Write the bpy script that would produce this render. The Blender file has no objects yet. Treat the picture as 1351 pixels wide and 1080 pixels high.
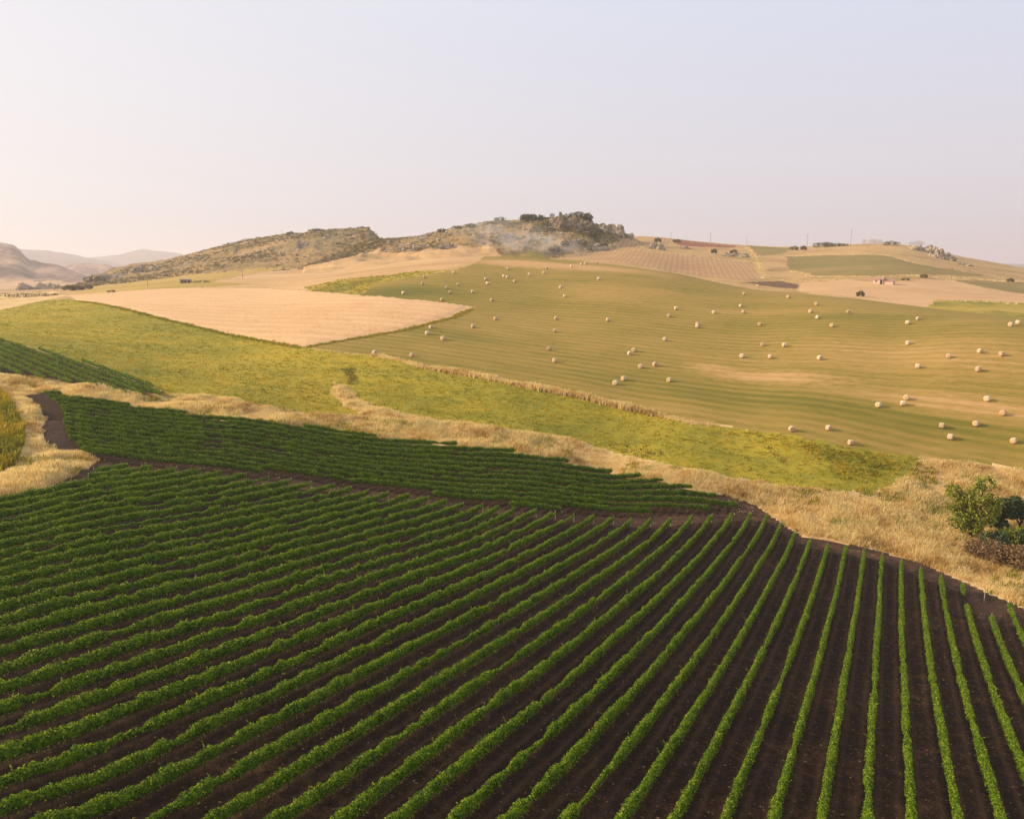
import bpy, math, random
import numpy as np
from mathutils import Vector

# ------------------------------------------------------------------ basics
SC = bpy.context.scene
COL = SC.collection
PW, PH, FPX = 1351.0, 1080.0, 1040.0
PITCH = math.radians(10.6)
CP, SP = math.cos(PITCH), math.sin(PITCH)
rng = np.random.default_rng(7)
random.seed(7)

def lin(c):
    c = np.asarray(c, float) / 255.0
    return tuple(np.where(c <= 0.04045, c / 12.92, ((c + 0.055) / 1.055) ** 2.4))

def ray(px, py):
    x = (np.asarray(px, float) - PW / 2) / FPX
    y = -(np.asarray(py, float) - PH / 2) / FPX
    return np.stack([x, CP + y * SP, -SP + y * CP], -1)

# ------------------------------------------------------------------ noise
def _h(ix, iy, seed):
    n = (ix.astype(np.int64) * 374761393 + iy.astype(np.int64) * 668265263 + seed * 1442695041) & 0xFFFFFFFF
    n = ((n ^ (n >> 13)) * 1274126177) & 0xFFFFFFFF
    n = (n ^ (n >> 16)) & 0xFFFFFFFF
    return n / 4294967295.0

def vn(x, y, seed=0):
    x = np.asarray(x, float); y = np.asarray(y, float)
    ix = np.floor(x); iy = np.floor(y)
    fx = x - ix; fy = y - iy
    fx = fx * fx * (3 - 2 * fx); fy = fy * fy * (3 - 2 * fy)
    a = _h(ix, iy, seed); b = _h(ix + 1, iy, seed); c = _h(ix, iy + 1, seed); d = _h(ix + 1, iy + 1, seed)
    return (a * (1 - fx) + b * fx) * (1 - fy) + (c * (1 - fx) + d * fx) * fy - 0.5

def fbm(x, y, seed=0, oct=4, gain=0.5):
    s = 0; a = 1.0; f = 1.0
    for i in range(oct):
        s = s + a * vn(x * f + 17.3 * i, y * f - 9.1 * i, seed + i); a *= gain; f *= 2.03
    return s

def sstep(t):
    t = np.clip(t, 0, 1); return t * t * (3 - 2 * t)

# ------------------------------------------------------------------ terrain heights
# vineyard slope: world points (x, y, z); the lens is the origin
VINE_PTS = [(-19.1, 33.8, -28.2), (-33.5, 40.8, -27.06), (-8.4, 37.5, -30.08), (-22.8, 44.5, -28.92), (-37.2, 51.5, -27.59), (9.5, 37.7, -32.2), (-12.1, 48.2, -30.84), (-26.5, 55.2, -29.43), (-40.9, 62.2, -28.05), (20.2, 41.3, -33.83), (5.8, 48.4, -33.36), (-15.8, 58.9, -31.34), (-30.2, 65.9, -29.87), (-44.5, 72.9, -28.48), (30.9, 45.0, -35.29), (16.5, 52.0, -35.2), (2.1, 59.1, -34.04), (-19.5, 69.6, -31.76), (-33.9, 76.6, -30.3), (-48.2, 83.6, -28.81), (27.2, 55.7, -36.92), (12.8, 62.7, -35.97), (-1.6, 69.8, -34.47), (-23.2, 80.3, -32.17), (-37.5, 87.3, -30.7), (-51.9, 94.3, -28.93), (37.9, 59.4, -38.46), (23.5, 66.4, -37.82), (9.1, 73.4, -36.4), (-12.5, 84.0, -34.05), (-26.8, 91.0, -32.57), (-41.2, 98.0, -30.95), (19.8, 77.1, -38.28), (5.4, 84.1, -36.69), (-16.1, 94.7, -34.42), (-30.5, 101.7, -32.89), (30.5, 80.8, -40.04), (16.1, 87.8, -38.51), (1.7, 94.8, -36.94), (-19.8, 105.4, -34.72), (-34.2, 112.4, -32.93), (26.8, 91.5, -40.22), (12.4, 98.5, -38.65), (-1.9, 105.5, -37.16), (-23.5, 116.0, -34.82), (51.9, 88.2, -43.0), (37.5, 95.2, -41.76), (23.1, 102.2, -40.22), (8.8, 109.2, -38.72), (-5.6, 116.2, -37.29), (62.6, 91.9, -44.05), (33.8, 105.9, -41.61), (19.5, 112.9, -40.11), (58.9, 102.6, -44.1), (44.5, 109.6, -42.76), (30.2, 116.6, -41.27), (55.2, 113.2, -43.61), (44.4, 127.5, -41.98)]
# the rest of the country: (column, line, distance ahead)
CTRL = [(1250,700,122),(1351,700,122),(1120,660,131),(1250,650,134),(1351,620,140),(1220,604,145),(985,668,130),(1000,640,137),
 (655,663,119),(398,627,119),(107,597,116),(600,585,145),(800,622,142),(200,609,117),(350,556,143),(100,524,144),(600,562,156),(800,592,150),(1000,600,146),
 (450,500,185),(528,475,200),(495,463,210),(655,497,186),(769,524,172),(911,556,158),(1045,565,152),(1337,580,148),(1122,581,149),
 (100,510,158),(220,521,158),(0,492,160),(0,448,200),(120,482,180),(0,640,98),(0,570,115),(30,525,145),
 (0,420,270),(100,420,265),(200,440,240),(300,480,205),(400,520,175),(300,510,165),(380,535,158),
 (400,456,215),(104,397,330),(620,405,265),(300,400,300),(350,380,370),(120,388,400),
 (450,360,400),(560,335,440),(650,335,400),(720,337,385),(560,345,415),(700,365,325),(730,410,262),(880,408,258),(1000,430,235),
 (1180,450,205),(1250,467,183),(1350,425,200),(1100,428,220),(1050,381,300),(1135,391,275),(1203,400,258),(1277,411,238),(1351,421,215),
 (900,357,350),(816,347,375),(1250,520,165),(1000,500,185),(850,470,205),
 (250,371,430),(300,366,480),(400,366,420),(130,378,560),(20,390,420),(0,405,340),(50,384,700),(100,377,1000),(330,360,560),
 (-150,470,170),(-150,400,330),(-150,600,105),(1500,640,130),(1500,480,170),(1500,560,145),(1500,760,100)]
CTRLZ = [(720,470,-5),(900,420,-12),(1050,350,-17),(1200,310,-19.5),(1351,272,-21),(1500,260,-22),(560,520,-5),(450,510,-7),(640,500,-4),
 (200,1200,-34),(700,1100,-20),(1351,1200,-20),(0,1300,-38),(700,3000,-50),(0,3000,-52),(1351,3000,-50),(0,9000,-62),(700,9000,-62),(1351,9000,-62),
 (0,25,-25),(675,20,-27),(1351,22,-31),(0,10,-26),(675,8,-27),(1351,10,-29)]

def _tp(x, y):
    ph = np.arctan2(x, y); ph = np.clip(ph, -0.75, 0.75)
    return np.stack([ph * 2.6, np.log(np.hypot(x, y) + 4.0)], -1)

def _tps():
    P = [p for p in VINE_PTS]
    for (a, b, Y) in CTRL:
        d = ray(a, b); P.append(tuple(d / d[1] * Y))
    for (a, Y, z) in CTRLZ:
        d = ray(a, 345); P.append((d[0] / d[1] * Y, Y, z))
    P = np.array(P); q = _tp(P[:, 0], P[:, 1])
    n = len(P)
    D = np.linalg.norm(q[:, None] - q[None], axis=2)
    Kx = D * D * np.log(D + 1e-9)
    A = np.zeros((n + 3, n + 3)); A[:n, :n] = Kx + np.diag([0.002] * len(VINE_PTS) + [0.03] * (n - len(VINE_PTS)))
    A[:n, n] = 1; A[:n, n + 1:] = q; A[n, :n] = 1; A[n + 1:, :n] = q.T
    b = np.zeros(n + 3); b[:n] = P[:, 2]
    return q, np.linalg.solve(A, b)
_q, _w = _tps()

def base_z(x, y):
    p = _tp(np.asarray(x, float).ravel(), np.asarray(y, float).ravel())
    out = np.empty(len(p)); n = len(_q)
    for i in range(0, len(p), 20000):
        s = p[i:i + 20000]
        d2 = ((s[:, None] - _q[None]) ** 2).sum(2)
        out[i:i + 20000] = (0.5 * d2 * np.log(d2 + 1e-18)) @ _w[:n] + _w[n] + s @ _w[n + 1:]
    return np.clip(out, -75, 60).reshape(np.shape(x))

# hills: ridge points (column, line, distance), foot distance, craggy amount
HILLS = [
 dict(ridge=[(60,392,1150),(100,375,1120),(118,366,1100),(148,354,1060),(178,348,1030),(219,342,1000),(246,335,970),(284,326,930),(326,316,900),(382,307,860),(400,307,850),(412,302,845),(454,301.5,835),(485,299,830),(492,305,828),(501,314,826),(520,322,820),(560,345,815)],
      foot=600, crag=7.0, back=0.5),
 dict(ridge=[(400,345,760),(460,325,750),(500,315,740),(540,313,730),(581,304,720),(605,298.5,715),(646,291,705),(685,290,700),(694,287,700),(717,286,695),(729,287,695),(745,286,690),(761,284,690),(777,288,690),(785,295,690),(807,297,690),(820,305,690),(831,310,690),(845,318,690),(900,345,690)],
      foot=520, crag=8.0, back=0.35),
 dict(ridge=[(700,335,800),(760,318,790),(831,311,780),(865,312,780),(899,316,780),(973,323,770),(1043,326,760),(1100,323,740),(1150,321,720),(1200,322,710),(1230,330,705),(1256,336,700),(1300,344,700),(1351,353,700),(1500,372,700),(1700,395,700)],
      foot=None, crag=1.2, back=0.12),
 # far left hills and mountains
 dict(ridge=[(-260,318,2000),(-120,312,2000),(-30,316,2000),(0,319,2000),(16,321,2000),(28,329,2000),(37,342,2000),(62,347,1980),(90,357,1950),(115,368,1900),(140,380,1900)],
      foot=1300, crag=30.0, back=0.3),
 dict(ridge=[(40,372,2700),(70,357,2650),(83,351,2600),(100,345,2600),(120,347,2600),(142,347.5,2600),(149,352,2600),(165,360,2600),(200,372,2600)],
      foot=2250, crag=26.0, back=0.3),
 dict(ridge=[(-300,325,5200),(-100,320,5200),(0,325,5200),(30,328,5200),(60,330,5200),(89,334,5200),(124,340,5200),(150,346,5200),(190,352,5200)],
      foot=3800, crag=30.0, back=0.3),
 dict(ridge=[(60,350,6500),(100,343,6500),(124,339,6500),(145,337,6500),(166,333,6500),(190,327.5,6500),(215,331,6500),(237,334,6500),(280,340,6500),(400,344,6500),(700,346,6500),(1200,348,6500),(1700,346,6500)],
      foot=5200, crag=30.0, back=0.3),
]
R_FOOT = [(640,470),(720,455),(816,430),(900,410),(1050,345),(1200,306),(1351,270),(1500,258),(1900,250)]

def col_of(x, y):      # column of a level direction
    return PW / 2 + FPX * (x / np.maximum(y, 1e-3)) * CP

def hills_z(x, y, z):
    hm = np.zeros_like(z); out = z.copy(); cx = col_of(x, y); front = y > 50
    hid = np.zeros(z.shape, int)
    for i, h in enumerate(HILLS):
        r = np.array(h['ridge'], float)
        d = ray(r[:, 0], r[:, 1]); d = d / d[:, 1:2]
        X = d * r[:, 2:3]
        c = col_of(X[:, 0], X[:, 1])
        m = front & (cx > c[0]) & (cx < c[-1])
        if not m.any(): continue
        xx, yy, zz, cc = x[m], y[m], z[m], cx[m]
        wd = {0: 2., 1: 2., 2: 22.}.get(i, 5.); sm_ = lambda xp, fp: sum(np.interp(cc + o * wd, xp, fp) for o in (-1., -.6, -.3, 0, .3, .6, 1.)) / 7
        rz = sm_(c, X[:, 2]); rY = sm_(c, X[:, 1])
        if h['foot'] is None:
            f = np.array(R_FOOT, float); wd = 60.; fY = sm_(f[:, 0], f[:, 1])
        else:
            fY = np.full(cc.shape, float(h['foot']))
        fz = base_z(cc * 0 + (cc - PW / 2) / FPX / CP * fY, fY)
        t = (yy - fY) / (rY - fY)
        s = np.where(t < 1, np.clip(t, 0, 1) ** (1.0 if h['foot'] is None else 0.85), 1)
        sc = {0: 55., 1: 45., 2: 60., 3: 220., 4: 160., 5: 600., 6: 700.}[i]
        n = fbm(xx / sc, yy / sc, 31 + i, 5, 0.55)
        rd = 0.35 - np.abs(fbm(xx / sc * 0.8 + 7, yy / sc * 0.8, 77 + i, 4, 0.55)) * 1.4
        amp = h['crag'] * np.sin(np.pi * np.clip(t, 0, 1) ** 0.9) ** 0.7 * (t < 1)
        tip = h['crag'] * 0.12 * fbm(xx / sc * 6, yy / sc * 6, 5 + i, 3, 0.6) * np.clip(t * 3, 0, 1)
        hz = fz + (rz - fz) * s + amp * (n * 0.9 + rd * 0.35) + tip
        hz = np.where(t > 1, rz - (yy - rY) * h['back'] + tip, hz)
        hz = np.where(t < 0, -1e3, hz)
        if i in (0, 1):                                   # ends of the hill sink into the ground
            pass
        o = out[m]; take = hz > o
        o[take] = hz[take]; out[m] = o
        hh = hid[m]; hh[take & (t > 0.02)] = i + 1; hid[m] = hh
    return out, hid

# ------------------------------------------------------------------ polar grid of the ground
_fine = np.radians(np.arange(-37, 37.001, 0.085))
_mid = np.radians(np.arange(37.4, 62, 0.4)); _co = np.radians(np.arange(63, 180.1, 3.0))
PHI = np.concatenate([-_co[::-1], -_mid[::-1], _fine, _mid, _co])
RAD = [3.0]
while RAD[-1] < 9000:
    r = RAD[-1]
    RAD.append(r * (1.03 if r < 20 else 1.008 if r < 90 else 1.0058 if r < 480 else 1.0078 if r < 1150 else 1.016))
RAD = np.array(RAD)
GX = np.sin(PHI)[None] * RAD[:, None]; GY = np.cos(PHI)[None] * RAD[:, None]
_LR = np.log(RAD)
ZB = base_z(GX, GY)
ZB += 0.07 * fbm(GX / 14, GY / 14, 3, 3) * np.clip((RAD[:, None] - 150) / 60, 0, 1) * np.clip(RAD[:, None] / 300, 0, 3)
GZ, HID = hills_z(GX, GY, ZB)

def Z(x, y):
    x = np.asarray(x, float); y = np.asarray(y, float)
    ph = np.arctan2(x, y); lr = np.log(np.maximum(np.hypot(x, y), RAD[0]))
    i = np.clip(np.searchsorted(_LR, lr) - 1, 0, len(_LR) - 2); j = np.clip(np.searchsorted(PHI, ph) - 1, 0, len(PHI) - 2)
    a = np.clip((lr - _LR[i]) / (_LR[i + 1] - _LR[i]), 0, 1); b = (ph - PHI[j]) / (PHI[j + 1] - PHI[j])
    return (GZ[i, j] * (1 - b) + GZ[i, j + 1] * b) * (1 - a) + (GZ[i + 1, j] * (1 - b) + GZ[i + 1, j + 1] * b) * a

_TT = np.exp(np.linspace(math.log(14), math.log(8500), 2600))
def at(px, py, up=0.0):
    """the ground point (raised by up) that the photograph shows at this pixel"""
    d = ray(px, py); d = d / np.hypot(d[0], d[1])
    x = d[0] * _TT; y = d[1] * _TT; g = Z(x, y) + up - d[2] * _TT
    k = np.argmax(g > 0)
    if g[k] <= 0: k = len(_TT) - 1
    k = max(k, 1); a = -g[k - 1] / (g[k] - g[k - 1] + 1e-9); a = min(max(a, 0), 1)
    t = _TT[k - 1] + a * (_TT[k] - _TT[k - 1])
    return np.array([d[0] * t, d[1] * t, d[2] * t - up])

def poly(pts, up=0.0):
    out = []
    for p in pts:
        if len(p) == 4:
            d = ray(p[0], p[1]); q = d[:2] / d[1] * p[3]
        else: q = at(p[0], p[1], up)[:2]
        if len(p) == 3: q = q * p[2]
        out.append(q)
    return np.array(out)

def inside(P, x, y):
    r = np.zeros(np.shape(x), bool); n = len(P)
    x = np.asarray(x); y = np.asarray(y)
    bb = (x > P[:, 0].min()) & (x < P[:, 0].max()) & (y > P[:, 1].min()) & (y < P[:, 1].max())
    xs = x[bb]; ys = y[bb]; rr = np.zeros(xs.shape, bool)
    for i in range(n):
        (x1, y1), (x2, y2) = P[i], P[(i + 1) % n]
        if y1 == y2: continue
        c = ((y1 > ys) != (y2 > ys)) & (xs < (x2 - x1) * (ys - y1) / (y2 - y1) + x1)
        rr ^= c
    r[bb] = rr
    return r

def edge_dist(P, x, y):
    d = np.full(np.shape(x), 1e9)
    for i in range(len(P)):
        a = P[i]; b = P[(i + 1) % len(P)]; e = b - a; L = e @ e + 1e-9
        t = np.clip(((x - a[0]) * e[0] + (y - a[1]) * e[1]) / L, 0, 1)
        d = np.minimum(d, np.hypot(x - a[0] - t * e[0], y - a[1] - t * e[1]))
    return d

# ------------------------------------------------------------------ object helpers
def tag(o, label=None, cat=None, group=None, kind=None):
    if label: o['label'] = label
    if cat: o['category'] = cat
    if group: o['group'] = group
    if kind: o['kind'] = kind
    return o

def mk(name, V, faces, mats, mat_idx=None, parent=None, smooth=False, attrs=None, loc=None):
    """one mesh object from vertex and face arrays; faces is a list of (n,3)/(n,4) int arrays"""
    if isinstance(faces, np.ndarray): faces = [faces]
    faces = [f for f in faces if len(f)]
    me = bpy.data.meshes.new(name)
    V = np.asarray(V, np.float32)
    me.vertices.add(len(V)); me.vertices.foreach_set('co', V.ravel())
    tot = np.concatenate([np.full(len(f), f.shape[1], np.int32) for f in faces])
    li = np.concatenate([f.astype(np.int32).ravel() for f in faces])
    me.loops.add(len(li)); me.loops.foreach_set('vertex_index', li)
    st = np.concatenate([[0], np.cumsum(tot)[:-1]]).astype(np.int32)
    me.polygons.add(len(tot)); me.polygons.foreach_set('loop_start', st); me.polygons.foreach_set('loop_total', tot)
    for m in (mats if isinstance(mats, (list, tuple)) else [mats]): me.materials.append(m)
    if mat_idx is not None: me.polygons.foreach_set('material_index', np.asarray(mat_idx, np.int32))
    me.polygons.foreach_set('use_smooth', np.full(len(tot), bool(smooth)))
    for k, a in (attrs or {}).items():
        at_ = me.attributes.new(k, 'FLOAT', 'POINT'); at_.data.foreach_set('value', np.asarray(a, np.float32))
    me.update(calc_edges=True)
    o = bpy.data.objects.new(name, me); COL.objects.link(o)
    if parent is not None: o.parent = parent
    if loc is not None: o.location = loc
    return o

def empty(name, loc, label=None, cat=None, group=None):
    o = bpy.data.objects.new(name, None); COL.objects.link(o); o.location = [float(v) for v in loc]
    o.empty_display_size = 0.3
    return tag(o, label, cat, group)

class MB:
    """collects shapes into one mesh"""
    def __init__(s): s.v = []; s.f4 = []; s.f3 = []; s.n = 0; s.m4 = []; s.m3 = []; s.rn = []
    def add(s, V, F4=None, F3=None, mi=0, rnd=None):
        V = np.asarray(V, float).reshape(-1, 3)
        if F4 is not None and len(F4): s.f4.append(np.asarray(F4, int) + s.n); s.m4.append(np.full(len(F4), mi))
        if F3 is not None and len(F3): s.f3.append(np.asarray(F3, int) + s.n); s.m3.append(np.full(len(F3), mi))
        s.v.append(V); s.n += len(V)
        s.rn.append(np.full(len(V), 0.5) if rnd is None else np.broadcast_to(rnd, (len(V),)))
    def box(s, x0, x1, y0, y1, z0, z1, mi=0):
        V = [(x, y, z) for z in (z0, z1) for y in (y0, y1) for x in (x0, x1)]
        s.add(V, [(0, 2, 3, 1), (4, 5, 7, 6), (0, 1, 5, 4), (2, 6, 7, 3), (0, 4, 6, 2), (1, 3, 7, 5)], mi=mi)
    def tube(s, P, R, n=6, mi=0):
        P = np.asarray(P, float); R = np.broadcast_to(R, (len(P),)); rings = []
        for i in range(len(P)):
            t = P[min(i + 1, len(P) - 1)] - P[max(i - 1, 0)]; t = t / (np.linalg.norm(t) + 1e-9)
            a = np.cross(t, [0.31, 0.9, 0.27]); a /= np.linalg.norm(a) + 1e-9; b = np.cross(t, a)
            q = np.arange(n) * 2 * math.pi / n
            rings.append(P[i] + R[i] * (np.cos(q)[:, None] * a + np.sin(q)[:, None] * b))
        F = [(i * n + k, i * n + (k + 1) % n, (i + 1) * n + (k + 1) % n, (i + 1) * n + k) for i in range(len(P) - 1) for k in range(n)]
        V = np.concatenate(rings + [P[:1], P[-1:]]); c0 = len(P) * n
        F3 = [(c0, (k + 1) % n, k) for k in range(n)] + [(c0 + 1, (len(P) - 1) * n + k, (len(P) - 1) * n + (k + 1) % n) for k in range(n)]
        s.add(V, F, F3, mi)
    def build(s, name, mats, parent=None, smooth=False, loc=None):
        f = []; mi = []
        if s.f4: f.append(np.concatenate(s.f4)); mi.append(np.concatenate(s.m4))
        if s.f3: f.append(np.concatenate(s.f3)); mi.append(np.concatenate(s.m3))
        return mk(name, np.concatenate(s.v), f, mats, np.concatenate(mi), parent, smooth, {'rnd': np.concatenate(s.rn)}, loc)

def unit(a): return a / (np.linalg.norm(a, axis=-1, keepdims=True) + 1e-9)

def leaf_quads(C, N, size, aspect=1.0):
    """diamond leaves: centres C, facing N, size per leaf -> V, F"""
    n = len(C); r = rng.normal(size=(n, 3)); t = unit(np.cross(N, r)); b = unit(np.cross(N, t))
    s = np.broadcast_to(size, (n,))[:, None]
    fold = N * s * 0.22
    V = np.stack([C - t * s - fold, C - b * s * 0.62 * aspect + fold * 0.6, C + t * s - fold, C + b * s * 0.62 * aspect + fold * 0.6], 1).reshape(-1, 3)
    return V, np.arange(4 * n).reshape(n, 4)

# ------------------------------------------------------------------ materials
def newmat(name):
    m = bpy.data.materials.new(name); m.use_nodes = True; nt = m.node_tree; nt.nodes.clear()
    return m, nt
def N_(nt, t, **k):
    n = nt.nodes.new(t)
    for a, b in k.items(): setattr(n, a, b)
    return n
def math_(nt, op, a, b=None, c=None, clamp=False):
    n = N_(nt, 'ShaderNodeMath', operation=op, use_clamp=clamp)
    for i, v in enumerate((a, b, c)):
        if v is None: continue
        if isinstance(v, (int, float)): n.inputs[i].default_value = v
        else: nt.links.new(v, n.inputs[i])
    return n.outputs[0]
def noise(nt, vec, scale, detail=2.0, rough=0.55, dist=0.0):
    n = N_(nt, 'ShaderNodeTexNoise'); n.inputs['Scale'].default_value = scale; n.inputs['Detail'].default_value = detail
    n.inputs['Roughness'].default_value = rough; n.inputs['Distortion'].default_value = dist
    nt.links.new(vec, n.inputs['Vector']); return n.outputs['Fac']
def ramp(nt, fac, stops):
    r = N_(nt, 'ShaderNodeValToRGB'); e = r.color_ramp.elements
    while len(e) < len(stops): e.new(0.5)
    for i, (p, c) in enumerate(stops):
        e[i].position = p; e[i].color = (*lin(c), 1)
    nt.links.new(fac, r.inputs['Fac']); return r.outputs['Color']
def mix(nt, fac, a, b, mode='MIX'):
    n = N_(nt, 'ShaderNodeMix', data_type='RGBA', blend_type=mode)
    for i, v in ((0, fac), (6, a), (7, b)):
        if isinstance(v, (int, float)): n.inputs[i].default_value = v
        elif isinstance(v, tuple): n.inputs[i].default_value = (*lin(v), 1)
        else: nt.links.new(v, n.inputs[i])
    return n.outputs[2]
def mapping(nt, vec, rot=0.0, scale=(1, 1, 1)):
    # turn first, then stretch
    a = N_(nt, 'ShaderNodeVectorRotate', rotation_type='Z_AXIS'); a.inputs['Angle'].default_value = -rot; nt.links.new(vec, a.inputs['Vector'])
    b = N_(nt, 'ShaderNodeVectorMath', operation='MULTIPLY'); b.inputs[1].default_value = scale; nt.links.new(a.outputs[0], b.inputs[0])
    return b.outputs[0]
def finish(nt, m, col, rough=0.95, bump=None, strength=0.5, dist=0.1, spec=0.15):
    p = N_(nt, 'ShaderNodeBsdfPrincipled'); o = N_(nt, 'ShaderNodeOutputMaterial')
    nt.links.new(col, p.inputs['Base Color']); p.inputs['Roughness'].default_value = rough
    p.inputs['Specular IOR Level'].default_value = spec
    if bump is not None:
        b = N_(nt, 'ShaderNodeBump'); b.inputs['Strength'].default_value = strength; b.inputs['Distance'].default_value = dist
        nt.links.new(bump, b.inputs['Height']); nt.links.new(b.outputs[0], p.inputs['Normal'])
    nt.links.new(p.outputs[0], o.inputs['Surface'])
    return m
def coords(nt): return N_(nt, 'ShaderNodeTexCoord').outputs['Object']

def ground_mat(name, stops, scales=(0.03, 0.25, 1.6), w=(0.45, 0.3, 0.35), rot=0.0, stretch=1.0, bump=0.5, bdist=0.15, rough=0.95, contrast=1.0, extra=None):
    """colour from three sizes of noise laid along a direction; extra(nt, co, col, fac) may add marks of its own"""
    m, nt = newmat(name); co = coords(nt)
    st = mapping(nt, co, rot, (1.0 / stretch, 1, 1))
    a = noise(nt, st, scales[0], 3); b = noise(nt, st, scales[1], 3); c = noise(nt, st, scales[2], 3, 0.7)
    f = math_(nt, 'MULTIPLY', a, w[0]); f = math_(nt, 'MULTIPLY_ADD', b, w[1], f); f = math_(nt, 'MULTIPLY_ADD', c, w[2], f)
    s = sum(w)
    f = math_(nt, 'MULTIPLY_ADD', math_(nt, 'SUBTRACT', f, s * 0.5), 2.2 * contrast / s, 0.5)
    col = ramp(nt, f, stops)
    if extra: col, f = extra(nt, co, col, f)
    return finish(nt, m, col, rough, c, bump, bdist)

def leaf_mat(name, stops, trans=0.35, patch=None, rough=0.55, spec=0.25):
    """leaf colour by leaf (attribute rnd) and by larger patches; some light passes through the leaf"""
    m, nt = newmat(name); co = coords(nt)
    a = N_(nt, 'ShaderNodeAttribute', attribute_name='rnd').outputs['Fac']
    if patch:
        n = noise(nt, co, patch[0], 3); a = math_(nt, 'MULTIPLY_ADD', math_(nt, 'SUBTRACT', n, 0.5), patch[1], a)
    col = ramp(nt, a, stops)
    p = N_(nt, 'ShaderNodeBsdfPrincipled'); p.inputs['Roughness'].default_value = rough; p.inputs['Specular IOR Level'].default_value = spec
    t = N_(nt, 'ShaderNodeBsdfTranslucent'); mx = N_(nt, 'ShaderNodeMixShader'); mx.inputs[0].default_value = trans
    o = N_(nt, 'ShaderNodeOutputMaterial')
    tc = mix(nt, 0.35, col, (255, 235, 90), 'MULTIPLY')
    nt.links.new(col, p.inputs['Base Color']); nt.links.new(tc, t.inputs['Color'])
    nt.links.new(p.outputs[0], mx.inputs[1]); nt.links.new(t.outputs[0], mx.inputs[2]); nt.links.new(mx.outputs[0], o.inputs['Surface'])
    return m

# ------------------------------------------------------------------ fields (outlines read off the land)
ROW_TH = math.radians(26); ROW_U = np.array([math.sin(ROW_TH), math.cos(ROW_TH)]); ROW_N = np.array([-math.cos(ROW_TH), math.sin(ROW_TH)])
ROW_C, ROW_S = -0.75, 2.5

V1_TIPS = [(0,671),(30,659),(74,652),(124,643),(121,631),(107,623),(154,612),(190,616),(246,620),(275,622),(302,625),(340,628),(359,631),(385,634),(408,637),(432,639),(458,644),(499,650),(524,652),(547,654),(571,658),(591,661.5),(616,665),(637,666.5),(664,671.5),(686,673),(713,674),(735,677),(760,679.5),(783,681.5),(809,684),(834,686),(859,686),(887,685),(914,681.5),(941,680.5),(966,679),(992,678),(1014,680),(1031,692),(1052,704),(1068,713),(1090,719),(1112,722),(1140,726),(1162,731),(1187,739.5),(1214,751),(1241,762),(1273,772),(1300,814),(1317,812),(1327,797),(1339,797),(1420,836)]
V1 = poly([(-220, 690)] + V1_TIPS, 1.1)
V1 = np.concatenate([V1, poly([(1420, 1250), (-220, 1250)], 1.1)])
V2 = poly([(55,517),(98,523),(154,532),(237,544),(296,553),(400,563),(470,572),(600,586),(680,596),(791,619),(831,626),(881,636),(914,644),(934,653),(985,665),(957,672),(894,674),(831,676),(781,675),(730,672),(680,668),(655,663),(592,655),(516,645),(438,633),(398,627),(355,624),(296,619),(225,610),(166,607),(107,598),(104,590),(89,578),(84,563),(80,539)], 0.8)
V3 = poly([(-120,425),(0,448),(56,463),(119,480),(178,501),(224,520),(204,522),(163,519),(118,510),(59,500),(12,493),(-120,478)], 0.6)
SOIL = np.concatenate([poly([(-220,684),(0,664),(59,649),(68,640),(101,625),(127,607),(104,597),(71,596),(59,581),(56,557),(50,539),(33,521),(55,518),(98,525),(154,534),(237,546),(296,555),(400,565),(470,574),(600,588),(680,598),(791,621),(831,628),(881,638),(914,645),(934,650),(970,655),(1000,668),(1031,690),(1060,707),(1160,727),(1215,742),(1275,768),(1351,802),(1450,850)]),
                       poly([(1450,1300),(-220,1300)])])
MEADOW = poly([(-140,405),(0,409),(53,397),(89,394),(104,397),(207,418),(296,439),(356,450),(400,457.5),(448,465),(492,470),(528,476),(557,485),(631,498),(706,513),(769,525.5),(843,542.5),(911,557.5),(951,561),(995,568),(1070,580),(1117,588),(1158,595),(1218,604),(1197,625),(1176,643),(1144,649),(1084,646),(1004,637),(951,627),(900,617),(800,593),(750,578),(676,570),(617,562),(572,553),(516,541),(489,533),(468,524),(457,509),(439,503),(439,518),(454,535),(483,550),(439,549),(394,543),(350,534),(326,530),(252,522),(224,520),(178,501),(119,480),(56,463),(0,448),(-140,420)])
PATCH = poly([(-140,500),(0,518),(18,536),(30,563),(30,587),(18,610),(0,626),(-140,640)])
BALES_F = poly([(406,457),(448,464),(492,469),(528,475),(557,484),(631,497),(706,512),(769,524),(843,541),(911,556),(951,560),(995,568),(1070,580),(1117,588),(1158,595),(1218,604),(1300,612),(1351,618),(1500,632),(1500,440,0,208),(1351,423,0,224),(1277,413,0,247),(1203,402,0,268),(1135,393,0,287),(1050,383.5,0,311),(976,373,0,335),(917,367,0,355),(872,358,0,367),(816,349,0,384),(768,345,1.03),(709,339,1.02),(661,338),(631,346),(602,356),(557,364),(498,374),(474,390),(540,395),(608,402),(620,405),(596,417),(528,435)])
WHEAT = poly([(104,397),(207,418),(296,439),(356,450),(400,457),(406,456),(528,435),(596,417),(620,405),(608,402),(540,395),(474,390),(409,384),(350,380),(296,380),(222,381),(148,386),(89,390)])
WHEAT2 = poly([(250,380),(296,378.5),(350,379),(409,383),(403,378),(448,369),(513,363),(543,358),(581,357),(631,345),(661,337),(646,336.5,1.04),(557,336,1.05),(498,341,1.05),(424,349,1.05),(385,353.5),(340,361.5),(284,371),(284,372.5),(340,374.5)])
GSTRIP = poly([(403,379),(448,369),(513,363),(543,358),(581,357),(602,355),(557,364),(498,374),(474,389),(409,384)])
GLEFT = poly([(92,387),(120,380),(148,375),(200,369),(296,359),(350,353.5),(390,352),(340,361),(284,370),(285,373),(340,374.5),(300,378),(222,380.5),(148,385.5)])
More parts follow.
